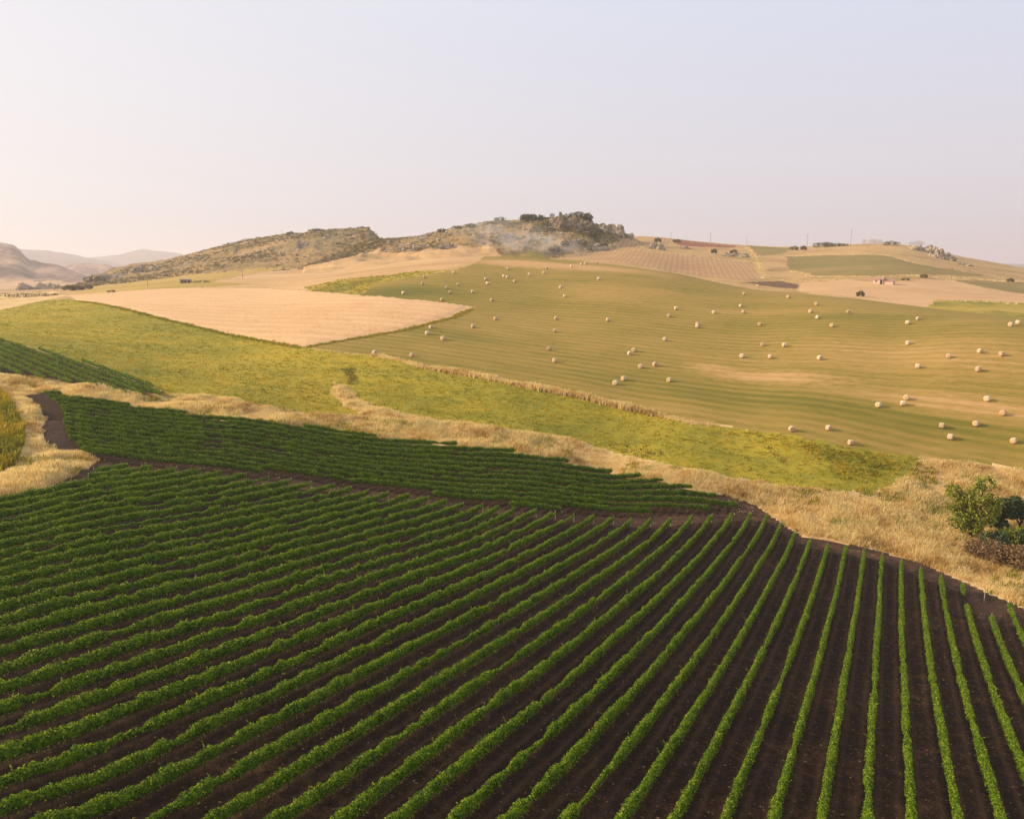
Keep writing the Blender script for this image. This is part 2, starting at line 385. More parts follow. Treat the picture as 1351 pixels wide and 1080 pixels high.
HEDGE_DRY = poly([(-140,392),(0,388),(70,384),(89,390),(53,397),(0,409),(-140,408)])
PLOUGH = poly([(735,341),(760,333),(800,325),(851,331),(900,335),(994,345.5),(1007,367),(976,370),(917,364),(872,355),(816,346)])
PLOUGH2 = poly([(805,323),(831,312.5),(887,315),(880,323),(857,330)])
REDF = poly([(887,316),(899,317),(973,324),(970,326.5),(905,325),(890,321)])
GREEN_R = poly([(984,324),(1043,327),(1036,334),(1001,338)])
GREEN_R2 = poly([(1037,338),(1164,337),(1202,347),(1307,364),(1256,363),(1164,364),(1075,364),(1040,355)])
GREEN_R3 = poly([(1259,370),(1351,372),(1500,376),(1500,395),(1351,387),(1300,379)])
WHEAT_R = poly([(1058,373),(1114,369),(1158,372),(1259,370),(1300,380),(1351,388),(1420,392),(1420,402),(1351,400),(1232,396),(1203,403,.98),(1135,392,.99),(1052,383,.99)])
YELLOW_R = poly([(1232,397),(1290,396),(1351,400),(1420,402),(1420,430),(1351,421),(1277,412),(1203,404)])
DARK_R = poly([(995,372),(1030,371),(1056,376),(1050,381),(976,372.5)])
for P_, hgt in ((WHEAT, 0.4),):
    ins = inside(P_, GX, GY)
    GZ[ins] += hgt * sstep(edge_dist(P_, GX[ins], GY[ins]) / 3.0)

CX = 0.25 * (GX[:-1, :-1] + GX[1:, :-1] + GX[:-1, 1:] + GX[1:, 1:]); CY = 0.25 * (GY[:-1, :-1] + GY[1:, :-1] + GY[:-1, 1:] + GY[1:, 1:])
HC = HID[:-1, :-1]
wr = np.clip(np.hypot(CX, CY) / 150, 0.4, 4) * 0.8
WX = CX + wr * fbm(CX / 3, CY / 3, 51, 3); WY = CY + wr * fbm(CX / 3 + 50, CY / 3, 52, 3)
CLS = np.zeros(CX.shape, int)
RC = np.hypot(CX, CY)
names = ['hillside', 'vineyard_soil', 'meadow', 'stubble_field', 'wheat_field', 'grass_bank', 'rocky_hill', 'far_hill', 'mountain', 'ploughed_field', 'red_field', 'green_field', 'plain', 'fallow_field', 'dark_field', 'wild_field', 'farm_track', 'dry_meadow', 'straw_field']
CLS[(RC < 205) ] = 5
CLS[RC > 620] = 12
CLS[HC == 3] = 0
CLS[(HC == 1) | (HC == 2)] = 6
CLS[(HC == 4) | (HC == 5)] = 7
CLS[(HC == 6) | (HC == 7)] = 8
for P_, c in ((HEDGE_DRY, 5), (GLEFT, 17), (WHEAT2, 18), (GSTRIP, 15), (PLOUGH, 9), (PLOUGH2, 9), (REDF, 10), (GREEN_R, 11), (GREEN_R2, 11), (GREEN_R3, 11), (WHEAT_R, 13), (YELLOW_R, 15), (DARK_R, 14), (BALES_F, 3), (MEADOW, 2), (PATCH, 15), (V3, 1), (SOIL, 1), (WHEAT, 4)):
    CLS[inside(P_, WX, WY)] = c
V3C = V3.mean(0)
CLS[inside(V3C + (V3 - V3C) * 1.10, WX, WY)] = 1
CLS[(CLS == 1) & ~inside(V1, CX, CY) & ~inside(V2, CX, CY) & ~inside(V3, CX, CY) & (RC < 150) & (CY > 60)] = 16

# --- field materials
s0 = at(951, 527); s1 = at(1129, 548); STRIPE = math.atan2(s1[1] - s0[1], s1[0] - s0[0])
v0 = at(120, 599, .8); v1 = at(640, 662, .8); V2_DIR = unit((v1 - v0)[:2])
q0 = at(0, 470, .8); q1 = at(64, 497, .8); V3_DIR = unit((q1 - q0)[:2])
print('stripe', math.degrees(STRIPE), 'v2', math.degrees(math.atan2(V2_DIR[1], V2_DIR[0])), 'v3', math.degrees(math.atan2(V3_DIR[1], V3_DIR[0])))

PALE = [(at(1010, 497), 17, 5, .42), (at(935, 484), 7, 3, .3), (at(1180, 470), 40, 14, .22), (at(1230, 530), 30, 5, .25), (at(760, 352), 40, 14, .35), (at(820, 385), 34, 16, .2), (at(1000, 415), 40, 10, .2), (at(590, 440), 20, 6, -.2), (at(1020, 530), 60, 8, -.22), (at(520, 385), 30, 14, -.3), (at(1110, 415), 40, 6, -.2), (at(680, 347), 20, 12, .45)]
def stubble_extra(nt, co, col, f):
    st = mapping(nt, co, STRIPE, (0.03, 0.5, 1))
    s = noise(nt, st, 1.0, 3, 0.6)
    st2 = mapping(nt, co, STRIPE, (0.35, 1.9, 1)); s2 = noise(nt, st2, 1.0, 4, 0.75)
    rf = noise(nt, mapping(nt, co, STRIPE, (0.05, 0.05, 1)), 1.0, 3)
    d = N_(nt, 'ShaderNodeVectorMath', operation='DOT_PRODUCT'); d.inputs[1].default_value = (-math.sin(STRIPE), math.cos(STRIPE), 0); nt.links.new(co, d.inputs[0])
    ln = math_(nt, 'SINE', math_(nt, 'MULTIPLY', math_(nt, 'ADD', d.outputs['Value'], math_(nt, 'MULTIPLY', noise(nt, co, 0.012, 1), 4)), 1.9))
    k = math_(nt, 'MULTIPLY_ADD', s, 0.4, math_(nt, 'MULTIPLY', s2, 0.6))
    k = math_(nt, 'MULTIPLY_ADD', math_(nt, 'SUBTRACT', k, 0.5), 1.35, f)
    k = math_(nt, 'MULTIPLY_ADD', ln, math_(nt, 'MULTIPLY', rf, 0.18), k)
    for (cc, sx_, sy_, am) in PALE:
        v = N_(nt, 'ShaderNodeVectorMath', operation='SUBTRACT'); v.inputs[1].default_value = (cc[0], cc[1], 0); nt.links.new(co, v.inputs[0])
        am *= 1.3
        v2 = mapping(nt, v.outputs[0], STRIPE, (1 / sx_, 1 / sy_, 0)); l = N_(nt, 'ShaderNodeVectorMath', operation='LENGTH'); nt.links.new(v2, l.inputs[0])
        g = math_(nt, 'SUBTRACT', math_(nt, 'ADD', 1.25, math_(nt, 'MULTIPLY', math_(nt, 'SUBTRACT', s2, .5), 1.6)), l.outputs['Value'], clamp=True)
        k = math_(nt, 'MULTIPLY_ADD', g, am, k)
    return ramp(nt, k, [(0.0, (100, 98, 35)), (0.3, (127, 113, 44)), (0.5, (149, 125, 57)), (0.75, (170, 136, 73)), (1.0, (194, 152, 99))]), k
def soil_extra(nt, co, col, f):
    d = N_(nt, 'ShaderNodeVectorMath', operation='DOT_PRODUCT'); d.inputs[1].default_value = (*ROW_N, 0); nt.links.new(co, d.inputs[0])
    w = math_(nt, 'MULTIPLY_ADD', noise(nt, co, 0.6, 2), 0.5, d.outputs['Value'])
    ph = math_(nt, 'MULTIPLY', math_(nt, 'SUBTRACT', w, ROW_C + 0.25), 2 * math.pi / ROW_S * 2)
    tr = math_(nt, 'MULTIPLY_ADD', math_(nt, 'COSINE', ph), -0.5, 0.5)
    tr = math_(nt, 'MULTIPLY', math_(nt, 'POWER', tr, 3), noise(nt, co, 0.15, 2))
    col = mix(nt, math_(nt, 'MULTIPLY', tr, 0.55), col, (118, 86, 60))
    vo = N_(nt, 'ShaderNodeTexVoronoi'); vo.inputs['Scale'].default_value = 1.9; nt.links.new(co, vo.inputs['Vector'])
    sp = math_(nt, 'LESS_THAN', vo.outputs['Distance'], 0.12)
    pick = N_(nt, 'ShaderNodeSeparateColor'); nt.links.new(vo.outputs['Color'], pick.inputs[0])
    sp = math_(nt, 'MULTIPLY', sp, math_(nt, 'GREATER_THAN', pick.outputs[0], 0.55))
    col = mix(nt, math_(nt, 'MULTIPLY', sp, 0.6), col, (150, 112, 82))
    return col, f
def wheat_extra(nt, co, col, f):
    d = N_(nt, 'ShaderNodeVectorMath', operation='DOT_PRODUCT'); d.inputs[1].default_value = (-math.sin(STRIPE + .05), math.cos(STRIPE + .05), 0); nt.links.new(co, d.inputs[0])
    w = math_(nt, 'SINE', math_(nt, 'MULTIPLY', math_(nt, 'ADD', d.outputs['Value'], math_(nt, 'MULTIPLY', noise(nt, co, 0.03, 2), 3)), 1.1))
    lo = math_(nt, 'MULTIPLY', math_(nt, 'GREATER_THAN', noise(nt, mapping(nt, co, STRIPE, (0.12, 0.5, 1)), 1.0, 3, .7), .66), .5)
    col = mix(nt, math_(nt, 'MULTIPLY_ADD', w, .10, .10), col, (176, 128, 84))
    return mix(nt, lo, col, (170, 126, 84)), f
def plough_extra(nt, co, col, f):
    st = mapping(nt, co, math.radians(78), (0.01, 0.3, 1)); s = noise(nt, st, 1.0, 2)
    d = N_(nt, 'ShaderNodeVectorMath', operation='DOT_PRODUCT'); d.inputs[1].default_value = (math.sin(math.radians(78)), -math.cos(math.radians(78)), 0); nt.links.new(co, d.inputs[0])
    w = math_(nt, 'SINE', math_(nt, 'MULTIPLY_ADD', d.outputs['Value'], 1.9, math_(nt, 'MULTIPLY', noise(nt, co, 0.05, 2), 3)))
    return mix(nt, math_(nt, 'MULTIPLY_ADD', w, 0.22, 0.25), col, (150, 112, 76)), f

GM = {
 'hillside': ground_mat('hillside_grass', [(0.1, (128, 104, 60)), (0.4, (176, 140, 88)), (0.65, (196, 158, 104)), (0.9, (150, 128, 70))], (0.02, 0.1, 0.6), contrast=1.3),
 'vineyard_soil': ground_mat('dark_soil', [(0.1, (34, 22, 13)), (0.5, (52, 34, 21)), (0.9, (88, 60, 38))], (0.08, 1.3, 5.0), (0.25, 0.4, 0.45), bump=1.0, bdist=0.25, contrast=1.5, extra=soil_extra),
 'meadow': ground_mat('meadow_plants', [(0.05, (108, 110, 40)), (0.35, (141, 132, 43)), (0.55, (162, 144, 46)), (0.75, (183, 155, 48)), (0.95, (172, 142, 66))], (0.035, 0.22, 1.4), (0.45, 0.35, 0.4), rot=math.radians(-12), stretch=2.2, contrast=1.1, bump=0.8, bdist=0.3),
 'stubble_field': ground_mat('stubble', [(0, (120, 108, 44)), (1, (170, 140, 80))], (0.012, 0.06, 1.2), (0.5, 0.3, 0.2), rot=STRIPE, stretch=2.0, contrast=0.6, bump=0.6, bdist=0.15, extra=stubble_extra),
 'wheat_field': ground_mat('ripe_wheat', [(0.05, (186, 140, 92)), (0.4, (216, 172, 122)), (0.8, (228, 188, 140))], (0.015, 0.15, 1.6), (0.3, 0.25, 0.6), rot=STRIPE, stretch=2.2, contrast=1.15, extra=wheat_extra, bump=0.5, bdist=0.2),
 'grass_bank': ground_mat('dry_grass_ground', [(0.05, (150, 114, 68)), (0.4, (204, 166, 110)), (0.7, (226, 192, 136)), (0.95, (160, 146, 74))], (0.08, 0.5, 3.0), contrast=1.2),
 'rocky_hill': None,
 'far_hill': ground_mat('far_hill_grass', [(0.1, (78, 66, 58)), (0.45, (126, 100, 84)), (0.75, (176, 142, 114))], (0.004, 0.015, 0.06), contrast=1.7),
 'mountain': ground_mat('mountain_ground', [(0.1, (96, 84, 80)), (0.9, (120, 104, 96))], (0.0006, 0.003, 0.02)),
 'ploughed_field': ground_mat('ploughed_earth', [(0.1, (164, 124, 82)), (0.5, (188, 148, 102)), (0.9, (204, 166, 118))], (0.015, 0.1, 0.8), extra=plough_extra),
 'red_field': ground_mat('red_earth', [(0.1, (132, 76, 56)), (0.9, (160, 98, 72))], (0.02, 0.1, 0.6)),
 'green_field': ground_mat('green_crop', [(0.1, (112, 104, 50)), (0.5, (136, 118, 62)), (0.9, (166, 134, 82))], (0.012, 0.08, 0.5), rot=0.0, stretch=4, contrast=1.2),
 'plain': ground_mat('valley_ground', [(0.1, (130, 106, 70)), (0.5, (184, 148, 106)), (0.9, (206, 168, 124))], (0.004, 0.02, 0.1), stretch=3, contrast=1.4),
 'fallow_field': ground_mat('fallow_straw', [(0.1, (184, 142, 96)), (0.5, (206, 164, 116)), (0.9, (214, 176, 126))], (0.01, 0.06, 0.5), stretch=3),
 'dark_field': ground_mat('dark_tilled_earth', [(0.1, (92, 68, 46)), (0.9, (126, 96, 64))], (0.02, 0.2, 1.0), stretch=3),
 'wild_field': ground_mat('wild_flower_ground', [(0.1, (104, 102, 40)), (0.4, (150, 132, 52)), (0.6, (176, 150, 52)), (0.9, (186, 152, 92))], (0.04, 0.25, 1.5), contrast=1.5),
}
GM['farm_track'] = ground_mat('trodden_soil', [(0.1, (50, 34, 24)), (0.45, (72, 51, 37)), (0.75, (98, 72, 52)), (0.95, (160, 126, 92))], (0.1, 0.7, 4.0), (0.3, 0.35, 0.45), stretch=2.0, bump=0.9, bdist=0.1, contrast=1.3)
GM['straw_field'] = ground_mat('cut_straw', [(0.08, (150, 128, 74)), (0.35, (188, 149, 100)), (0.6, (204, 164, 114)), (0.9, (216, 180, 132))], (0.015, 0.12, 1.0), (0.5, 0.3, 0.3), rot=STRIPE, stretch=4.0, contrast=1.1)
GM['dry_meadow'] = ground_mat('thin_meadow', [(0.1, (140, 122, 48)), (0.5, (172, 144, 70)), (0.9, (196, 156, 92))], (0.02, 0.1, 0.6), stretch=3.0, contrast=1.3)
def rocky_mat():
    m, nt = newmat('rocky_hill_ground'); co = coords(nt)
    g = N_(nt, 'ShaderNodeNewGeometry'); sx = N_(nt, 'ShaderNodeSeparateXYZ'); nt.links.new(g.outputs['True Normal'], sx.inputs[0])
    a = noise(nt, co, 0.02, 4, 0.65); b = noise(nt, co, 0.11, 4, 0.7); c = noise(nt, co, 0.5, 3, 0.7)
    f = math_(nt, 'MULTIPLY_ADD', a, 0.45, math_(nt, 'MULTIPLY_ADD', b, 0.35, math_(nt, 'MULTIPLY', c, 0.2)))
    f = math_(nt, 'MULTIPLY_ADD', math_(nt, 'SUBTRACT', f, 0.5), 2.6, 0.5)
    col = ramp(nt, f, [(0.1, (80, 74, 44)), (0.32, (112, 98, 58)), (0.5, (150, 122, 76)), (0.75, (180, 142, 94)), (1.0, (120, 102, 60))])
    k = noise(nt, co, 0.06, 5, 0.75)
    k = math_(nt, 'GREATER_THAN', math_(nt, 'ADD', k, math_(nt, 'MULTIPLY', math_(nt, 'SUBTRACT', 0.72, sx.outputs[2]), 0.25)), 0.55)
    col = mix(nt, math_(nt, 'MULTIPLY', k, 0.8), col, ramp(nt, c, [(0.2, (128, 110, 88)), (0.8, (184, 164, 138))]))
    return finish(nt, m, col, 0.95, c, 0.9, 1.2)
GM['rocky_hill'] = rocky_mat()

# --- the ground itself, one sheet cut along the field edges
nr, nc = GX.shape
IDX = np.arange(nr * nc).reshape(nr, nc)
QUAD = np.stack([IDX[:-1, :-1], IDX[:-1, 1:], IDX[1:, 1:], IDX[1:, :-1]], -1).reshape(-1, 4)
GV = np.stack([GX, GY, GZ], -1).reshape(-1, 3)
for ci, nm in enumerate(names):
    sel = QUAD[CLS.ravel() == ci]
    if not len(sel): continue
    u, inv = np.unique(sel, return_inverse=True)
    o = mk(nm, GV[u], inv.reshape(-1, 4), GM[nm], smooth=True)
    tag(o, kind='structure')

# ------------------------------------------------------------------ vine rows
ORD = 'first second third fourth fifth sixth seventh eighth ninth tenth eleventh twelfth thirteenth fourteenth fifteenth sixteenth seventeenth eighteenth nineteenth twentieth'.split()
TENS = {20: 'twenty', 30: 'thirty', 40: 'forty', 50: 'fifty', 60: 'sixty'}
def ordinal(n):
    if n <= 20: return ORD[n - 1]
    t, u = n // 10 * 10, n % 10
    return TENS[t] + ('-' + ORD[u - 1] if u else 'th') if u else TENS[t][:-1] + 'ieth'

VINE = leaf_mat('vine_leaves', [(0.0, (42, 68, 4)), (0.3, (86, 120, 8)), (0.6, (134, 162, 16)), (0.85, (176, 192, 36)), (1.0, (200, 200, 84))], 0.42, (0.9, 0.5))
BARK = finish(*(lambda m, nt: (nt, m, ramp(nt, noise(nt, coords(nt), 6.0, 3), [(0.3, (58, 44, 34)), (0.7, (98, 78, 60))])))(*newmat('bark')))
WOOD = finish(*(lambda m, nt: (nt, m, ramp(nt, noise(nt, coords(nt), 3.0, 3), [(0.3, (150, 136, 118)), (0.7, (186, 172, 152))])))(*newmat('weathered_wood')))

def row_foliage(p0, d, L, seed, size=1.0, dens=1.0, ds=0.3, gaps=()):
    """hedge-like canopy of one trellised row: knobbly core, leaves all over it and loose shoots"""
    n = max(int(L / ds), 4); s = np.linspace(0, L, n + 1)
    perp = np.array([-d[1], d[0]])
    wob = 0.10 * fbm(s / 9, s * 0 + seed * 3.1, 4, 2)
    X = p0[0] + d[0] * s + perp[0] * wob; Y = p0[1] + d[1] * s + perp[1] * wob
    G = Z(X, Y)
    v1 = fbm(s / 0.95, s * 0 + seed * 1.7, 11, 3); v2 = fbm(s / 6.0, s * 0 + seed * 2.3, 12, 2); v3 = fbm(s / 1.4, s * 0 + seed * 5.9, 13, 3)
    thin = sstep((0.55 + v2 + 0.8 * vn(s / 1.6, s * 0 + seed * 9.7, 14)) / 0.2)
    vig = np.clip(0.30 + 0.70 * thin, 0, 1)
    for (g0, g1) in gaps: vig = vig * (1 - sstep((s - g0 + .25) / .25) * sstep((g1 + .25 - s) / .25))
    end = np.clip(np.minimum(s, L - s) / 0.35, 0.15, 1) ** 0.5
    hh = 0.40 * (1 + 0.5 * v1 + 0.18 * v2) * end * (0.25 + 0.75 * vig) * size; hw = 0.215 * (1 + 0.5 * v3) * end * (0.35 + 0.65 * vig) * size
    keep = vig > 0.12
    zc = G + 1.02 * (0.5 + 0.5 * size) + 0.16 * v1
    m = 7; q = np.arange(m) * 2 * math.pi / m
    jit = 1 + 0.34 * (rng.random((n + 1, m)) - 0.5)
    cs = np.cos(q)[None] * hw[:, None] * jit * .74; sn = np.sin(q)[None] * hh[:, None] * jit * .76
    V = np.stack([X[:, None] + perp[0] * cs, Y[:, None] + perp[1] * cs, zc[:, None] + sn], -1)
    V[:, :, :2] += (rng.random((n + 1, m, 1)) - 0.5) * ds * 0.5 * d
    I = np.arange((n + 1) * m).reshape(n + 1, m)
    ok = keep[:-1] & keep[1:]
    F = np.stack([I[:-1], np.roll(I, -1, 1)[:-1], np.roll(I, -1, 1)[1:], I[1:]], -1)[ok].reshape(-1, 4)
    R = rng.random((n + 1, m)) * 0.55 + 0.05
    # leaves
    k = int(L * 300 * dens)
    ss = rng.random(k) * L; th = rng.normal(math.pi / 2, 1.25, k)
    a = np.interp(ss, s, hw); b = np.interp(ss, s, hh); zz = np.interp(ss, s, zc); w = np.interp(ss, s, wob); vg = np.interp(ss, s, vig)
    sel = rng.random(k) < vg ** 0.7 * (vg > 0.1)
    ss, th, a, b, zz, w = (t[sel] for t in (ss, th, a, b, zz, w)); k = len(ss)
    rad = 0.78 + 0.62 * rng.random(k) ** 1.3
    pc = np.cos(th) * (a * rad + 0.02); pz = np.sin(th) * (b * rad + 0.02)
    C = np.stack([p0[0] + d[0] * ss + perp[0] * (pc + w), p0[1] + d[1] * ss + perp[1] * (pc + w), zz + pz], -1)
    out = np.stack([perp[0] * np.cos(th), perp[1] * np.cos(th), np.sin(th)], -1)
    nn = unit(out * 0.9 + rng.normal(size=(k, 3)) * 0.75 + [0, 0, 0.3])
    sz = (0.040 + 0.042 * rng.random(k)) / math.sqrt(dens)
    # shoots
    ns = int(L / 1.5); s_ = rng.random(ns) * L; lv = 6
    hgt = np.interp(s_, s, hh); z0 = np.interp(s_, s, zc) + hgt * 0.8; ww = np.interp(s_, s, wob); ok2 = np.interp(s_, s, vig) > 0.5
    side = rng.normal(0, 0.55, ns); ln = 0.15 + 0.5 * rng.random(ns) ** 2; al = rng.normal(0, 0.4, ns)
    t = np.linspace(0.2, 1, lv)[None]
    sc = np.stack([p0[0] + d[0] * (s_[:, None] + al[:, None] * t * ln[:, None]) + perp[0] * (ww[:, None] + side[:, None] * t ** 1.5 * ln[:, None]),
                   p0[1] + d[1] * (s_[:, None] + al[:, None] * t * ln[:, None]) + perp[1] * (ww[:, None] + side[:, None] * t ** 1.5 * ln[:, None]),
                   z0[:, None] + ln[:, None] * t * (1 - 0.25 * t * np.abs(side[:, None]))], -1)[ok2].reshape(-1, 3)
    C = np.concatenate([C, sc]); nn = np.concatenate([nn, unit(rng.normal(size=sc.shape) + [0, 0, 0.5])])
    sz = np.concatenate([sz, np.full(len(sc), 0.055 / math.sqrt(dens))])
    lr = np.clip(0.42 + 0.27 * rng.normal(size=len(C)) + 0.10 * nn[:, 2] * 0, 0, 1)
    lr[k:] += 0.25
    LV, LF = leaf_quads(C, nn, sz)
    VV = np.concatenate([V.reshape(-1, 3), LV]); FF = np.concatenate([F, LF + len(V.reshape(-1, 3))])
    return VV, FF, np.concatenate([R.ravel(), np.repeat(lr, 4)]), (X, Y, G, s, vig)

def vine_row(p0, d, L, seed, label, group, size=1.0, dens=1.0, ds=0.3, gaps=(), posts=(), stems=True):
    base = (p0[0], p0[1], float(Z(p0[0], p0[1])))
    root = empty('vine_row', base, label, 'vine row', group)
    V, F, R, (X, Y, G, s, vig) = row_foliage(p0, d, L, seed, size, dens, ds, gaps)
    mk('foliage', V - np.array(base), F, VINE, parent=root, attrs={'rnd': R})
    if stems:
        t = np.arange(0.4, L, 1.1); x = np.interp(t, s, X) + rng.normal(0, .04, len(t)); y = np.interp(t, s, Y) + rng.normal(0, .04, len(t)); g = np.interp(t, s, G)
        b = MB()
        for i in range(len(t)):
            l1, l2 = rng.normal(0, .05, 2)
            b.tube([(x[i], y[i], g[i] - .05), (x[i] + l1 * .5, y[i] + l2 * .5, g[i] + .35), (x[i] + l1, y[i] + l2, g[i] + .8)], [.038, .03, .024], 4)
        o = b.build('trunks', BARK, root); o.data.transform(__import__('mathutils').Matrix.Translation(-Vector(base))); o['kind'] = 'stuff'
    for u in posts:
        x, y = p0 + d * u; g = float(Z(x, y)); b = MB()
        b.tube([(x - base[0], y - base[1], g - .2 - base[2]), (x - base[0], y - base[1], g + 1.55 - base[2])], [.045, .04], 6)
        b.build('post', WOOD, root)
    return root

def spans(P, p0, d, u0, u1, step=0.2, mn=3.0):
    u = np.arange(u0, u1, step); ins = inside(P, p0[0] + d[0] * u, p0[1] + d[1] * u)
    out = []; st = None
    for i, v in enumerate(ins):
        if v and st is None: st = u[i]
        if (not v or i == len(ins) - 1) and st is not None:
            if u[i] - st > mn: out.append((st, u[i]))
            st = None
    return out

# near vineyard
cnt = 0
for k in range(-6, 41):
    p0 = (ROW_C + k * ROW_S) * ROW_N
    sp_ = spans(V1, p0, ROW_U, -20, 175)
    if not sp_: continue
    a, b = sp_[0][0], sp_[-1][1]
    # keep what the lens can see and a few metres more
    uu = np.arange(a, b, 0.5); xx, yy = p0[0] + uu * ROW_U[0], p0[1] + uu * ROW_U[1]; zz = Z(xx, yy)
    c = CP * yy - SP * zz; vy = PH / 2 - FPX * (SP * yy + CP * zz + 0) / np.maximum(c, 1e-3); vx = PW / 2 + FPX * xx / np.maximum(c, 1e-3)
    vis = (c > 5) & (vx > -150) & (vx < 1500) & (vy < 1230)
    if not vis.any(): continue
    a, b = uu[vis].min(), uu[vis].max() + .4
    cnt += 1; gaps = []
    if k == -4:
        g0 = (at(1271, 783, 1.0)[:2] @ ROW_U) - a; g1 = (at(1276, 799, 1.0)[:2] @ ROW_U) - a; gaps = [(min(g0, g1), max(g0, g1))]
    if k == -3: gaps = []
    near = np.hypot(xx, yy)[vis].mean()
    lab = 'vine row on dark soil of the near vineyard, %s row from its right end' % ordinal(cnt)
    if k == -6: lab = 'short green vine row at the far right end of the large near vineyard'
    if k == -4: lab = 'vine row with a bare gap before its far tip, third from the right end'
    if k == -5: lab = 'green vine row that stops short of a lone post, second row from the right'
    vine_row(p0 + a * ROW_U, ROW_U, b - a, k + 20, lab, 'vine rows of the near vineyard', 1.0, 1.0 if k < 16 else 0.7, 0.28, gaps, posts=(0.1, b - a - .1))
print('near rows', cnt)

# lone post on the soil beside the shortened row
pp = at(1298, 794); b = MB(); b.tube([(0, 0, -.2), (0.02, 0, 1.75)], [.05, .045], 6)
b.tube([(0.02, -.04, 1.5), (0.02, .04, 1.5)], [.012, .012], 4)
tag(b.build('vineyard_post', WOOD, loc=pp.tolist()), 'bare pale wooden post standing alone on dark soil near the dry grass bank', 'post')

def rows_in(P, d, first, group, text, size, dens, ds, sp=2.5, step=1):
    n = np.array([-d[1], d[0]])
    if n[1] < 0: n = -n
    vs = P @ n; us = P @ d; c = 0
    for v in np.arange(vs.min() + first, vs.max(), sp):
        s_ = spans(P, n * v, d, us.min() - 2, us.max() + 2)
        if not s_: continue
        a, b = s_[0][0], s_[-1][1]; c += 1; gaps = []
        for i in range(len(s_) - 1): gaps.append((s_[i][1] - a, s_[i + 1][0] - a))
        vine_row(n * v + a * d, d, b - a, 300 * step + c, text % ordinal(c), group, size, dens, ds, gaps, stems=False)
    return c
print('v2 rows', rows_in(V2, V2_DIR, 0.6, 'vine rows of the middle vineyard', 'dense vine row of the middle vineyard, %s row up from the bare track', 1.0, 0.6, 0.4, 2.5, 1))
print('v3 rows', rows_in(V3, V3_DIR, 0.5, 'vine rows of the left vineyard', 'vine row of the small left vineyard, %s row up from the dry grass strip', 0.9, 0.5, 0.4, 2.5, 2))

# ------------------------------------------------------------------ dry grass, meadow plants, stones (nobody could count them)
DRY = leaf_mat('dry_grass', [(0.0, (172, 138, 84)), (0.2, (216, 184, 118)), (0.42, (236, 212, 152)), (0.6, (248, 234, 192)), (0.8, (226, 198, 132)), (1.0, (164, 160, 84))], 0.5, (0.16, 1.5), 0.8, 0.1)
MEAD = leaf_mat('meadow_leaves', [(0.0, (105, 114, 40)), (0.35, (144, 139, 44)), (0.6, (172, 155, 48)), (0.8, (198, 164, 42)), (0.93, (222, 182, 38)), (1.0, (206, 174, 104))], 0.45, (0.05, 0.9), 0.8, 0.1)

def scatter(P, per_m2, warp=0.0):
    lo, hi = P.min(0), P.max(0); n = int((hi - lo).prod() * per_m2)
    x = lo[0] + rng.random(n) * (hi[0] - lo[0]); y = lo[1] + rng.random(n) * (hi[1] - lo[1])
    m = inside(P, x + warp * fbm(x / 3, y / 3, 61, 2), y + warp * fbm(x / 3, y / 3 + 9, 62, 2)); return x[m], y[m]

def tufts(name, x, y, h, w, mat, blades=5, spread=0.25, lean=0.35, rnd=None, z=None):
    n = len(x); zz = Z(x, y) - 0.04 if z is None else z
    x = np.repeat(x, blades); y = np.repeat(y, blades); zz = np.repeat(zz, blades); hh = np.repeat(np.broadcast_to(h, (n,)), blades) * (0.6 + 0.6 * rng.random(n * blades))
    ww = np.repeat(np.broadcast_to(w, (n,)), blades) * (0.6 + 0.8 * rng.random(n * blades))
    an = rng.random(n * blades) * 2 * math.pi; r = spread * np.sqrt(rng.random(n * blades)); qa = rng.random(n * blades) * 2 * math.pi
    x = x + r * np.cos(qa); y = y + r * np.sin(qa)
    ld = lean * hh * rng.random(n * blades); lx = np.cos(qa + .6) * ld + 0.10 * hh; ly = np.sin(qa + .6) * ld
    tx = np.cos(an) * ww; ty = np.sin(an) * ww
    b0 = np.stack([x - tx, y - ty, zz], -1); b1 = np.stack([x + tx, y + ty, zz], -1)
    t1 = np.stack([x + tx * .45 + lx, y + ty * .45 + ly, zz + hh], -1); t0 = np.stack([x - tx * .45 + lx, y - ty * .45 + ly, zz + hh * .96], -1)
    V = np.stack([b0, b1, t1, t0], 1).reshape(-1, 3)
    rr = np.repeat(rng.random(n) if rnd is None else rnd, blades) * 0.6 + rng.random(n * blades) * 0.4
    o = mk(name, V, np.arange(4 * n * blades).reshape(-1, 4), mat, attrs={'rnd': np.repeat(rr, 4)})
    return tag(o, kind='stuff')

BANK = poly([(-120,478),(12,493),(59,500),(118,510),(163,519),(224,521),(252,522),(326,530),(394,543),(439,549),(483,550),(454,535),(439,518),(439,503),(457,509),(468,524),(489,533),(516,541),(572,553),(617,562),(676,570),(750,578),(800,593),(900,617),(951,627),(1004,637),(1084,646),(1144,649),(1176,643),(1197,625),(1218,604),(1300,612),(1351,618),(1460,628),(1460,856),(1351,802),(1275,768),(1215,742),(1160,727),(1060,707),(1031,690),(1000,668),(970,655),(934,650),(881,638),(791,621),(680,598),(600,588),(470,574),(400,565),(296,555),(237,546),(154,534),(98,525),(55,518),(33,521),(50,539),(56,557),(59,581),(71,596),(104,597),(127,607),(101,625),(68,640),(59,649),(0,664),(-120,674),(-120,640),(0,626),(18,610),(30,587),(30,563),(18,536),(0,518),(-120,500)])
x, y = scatter(BANK, 15, 1.3)
tall = np.clip(0.75 + 1.3 * fbm(x / 7, y / 7, 71, 4), 0.18, 1.5)
edge = edge_dist(BANK, x, y); tall = tall * (0.55 + 0.45 * sstep(edge / 1.5))
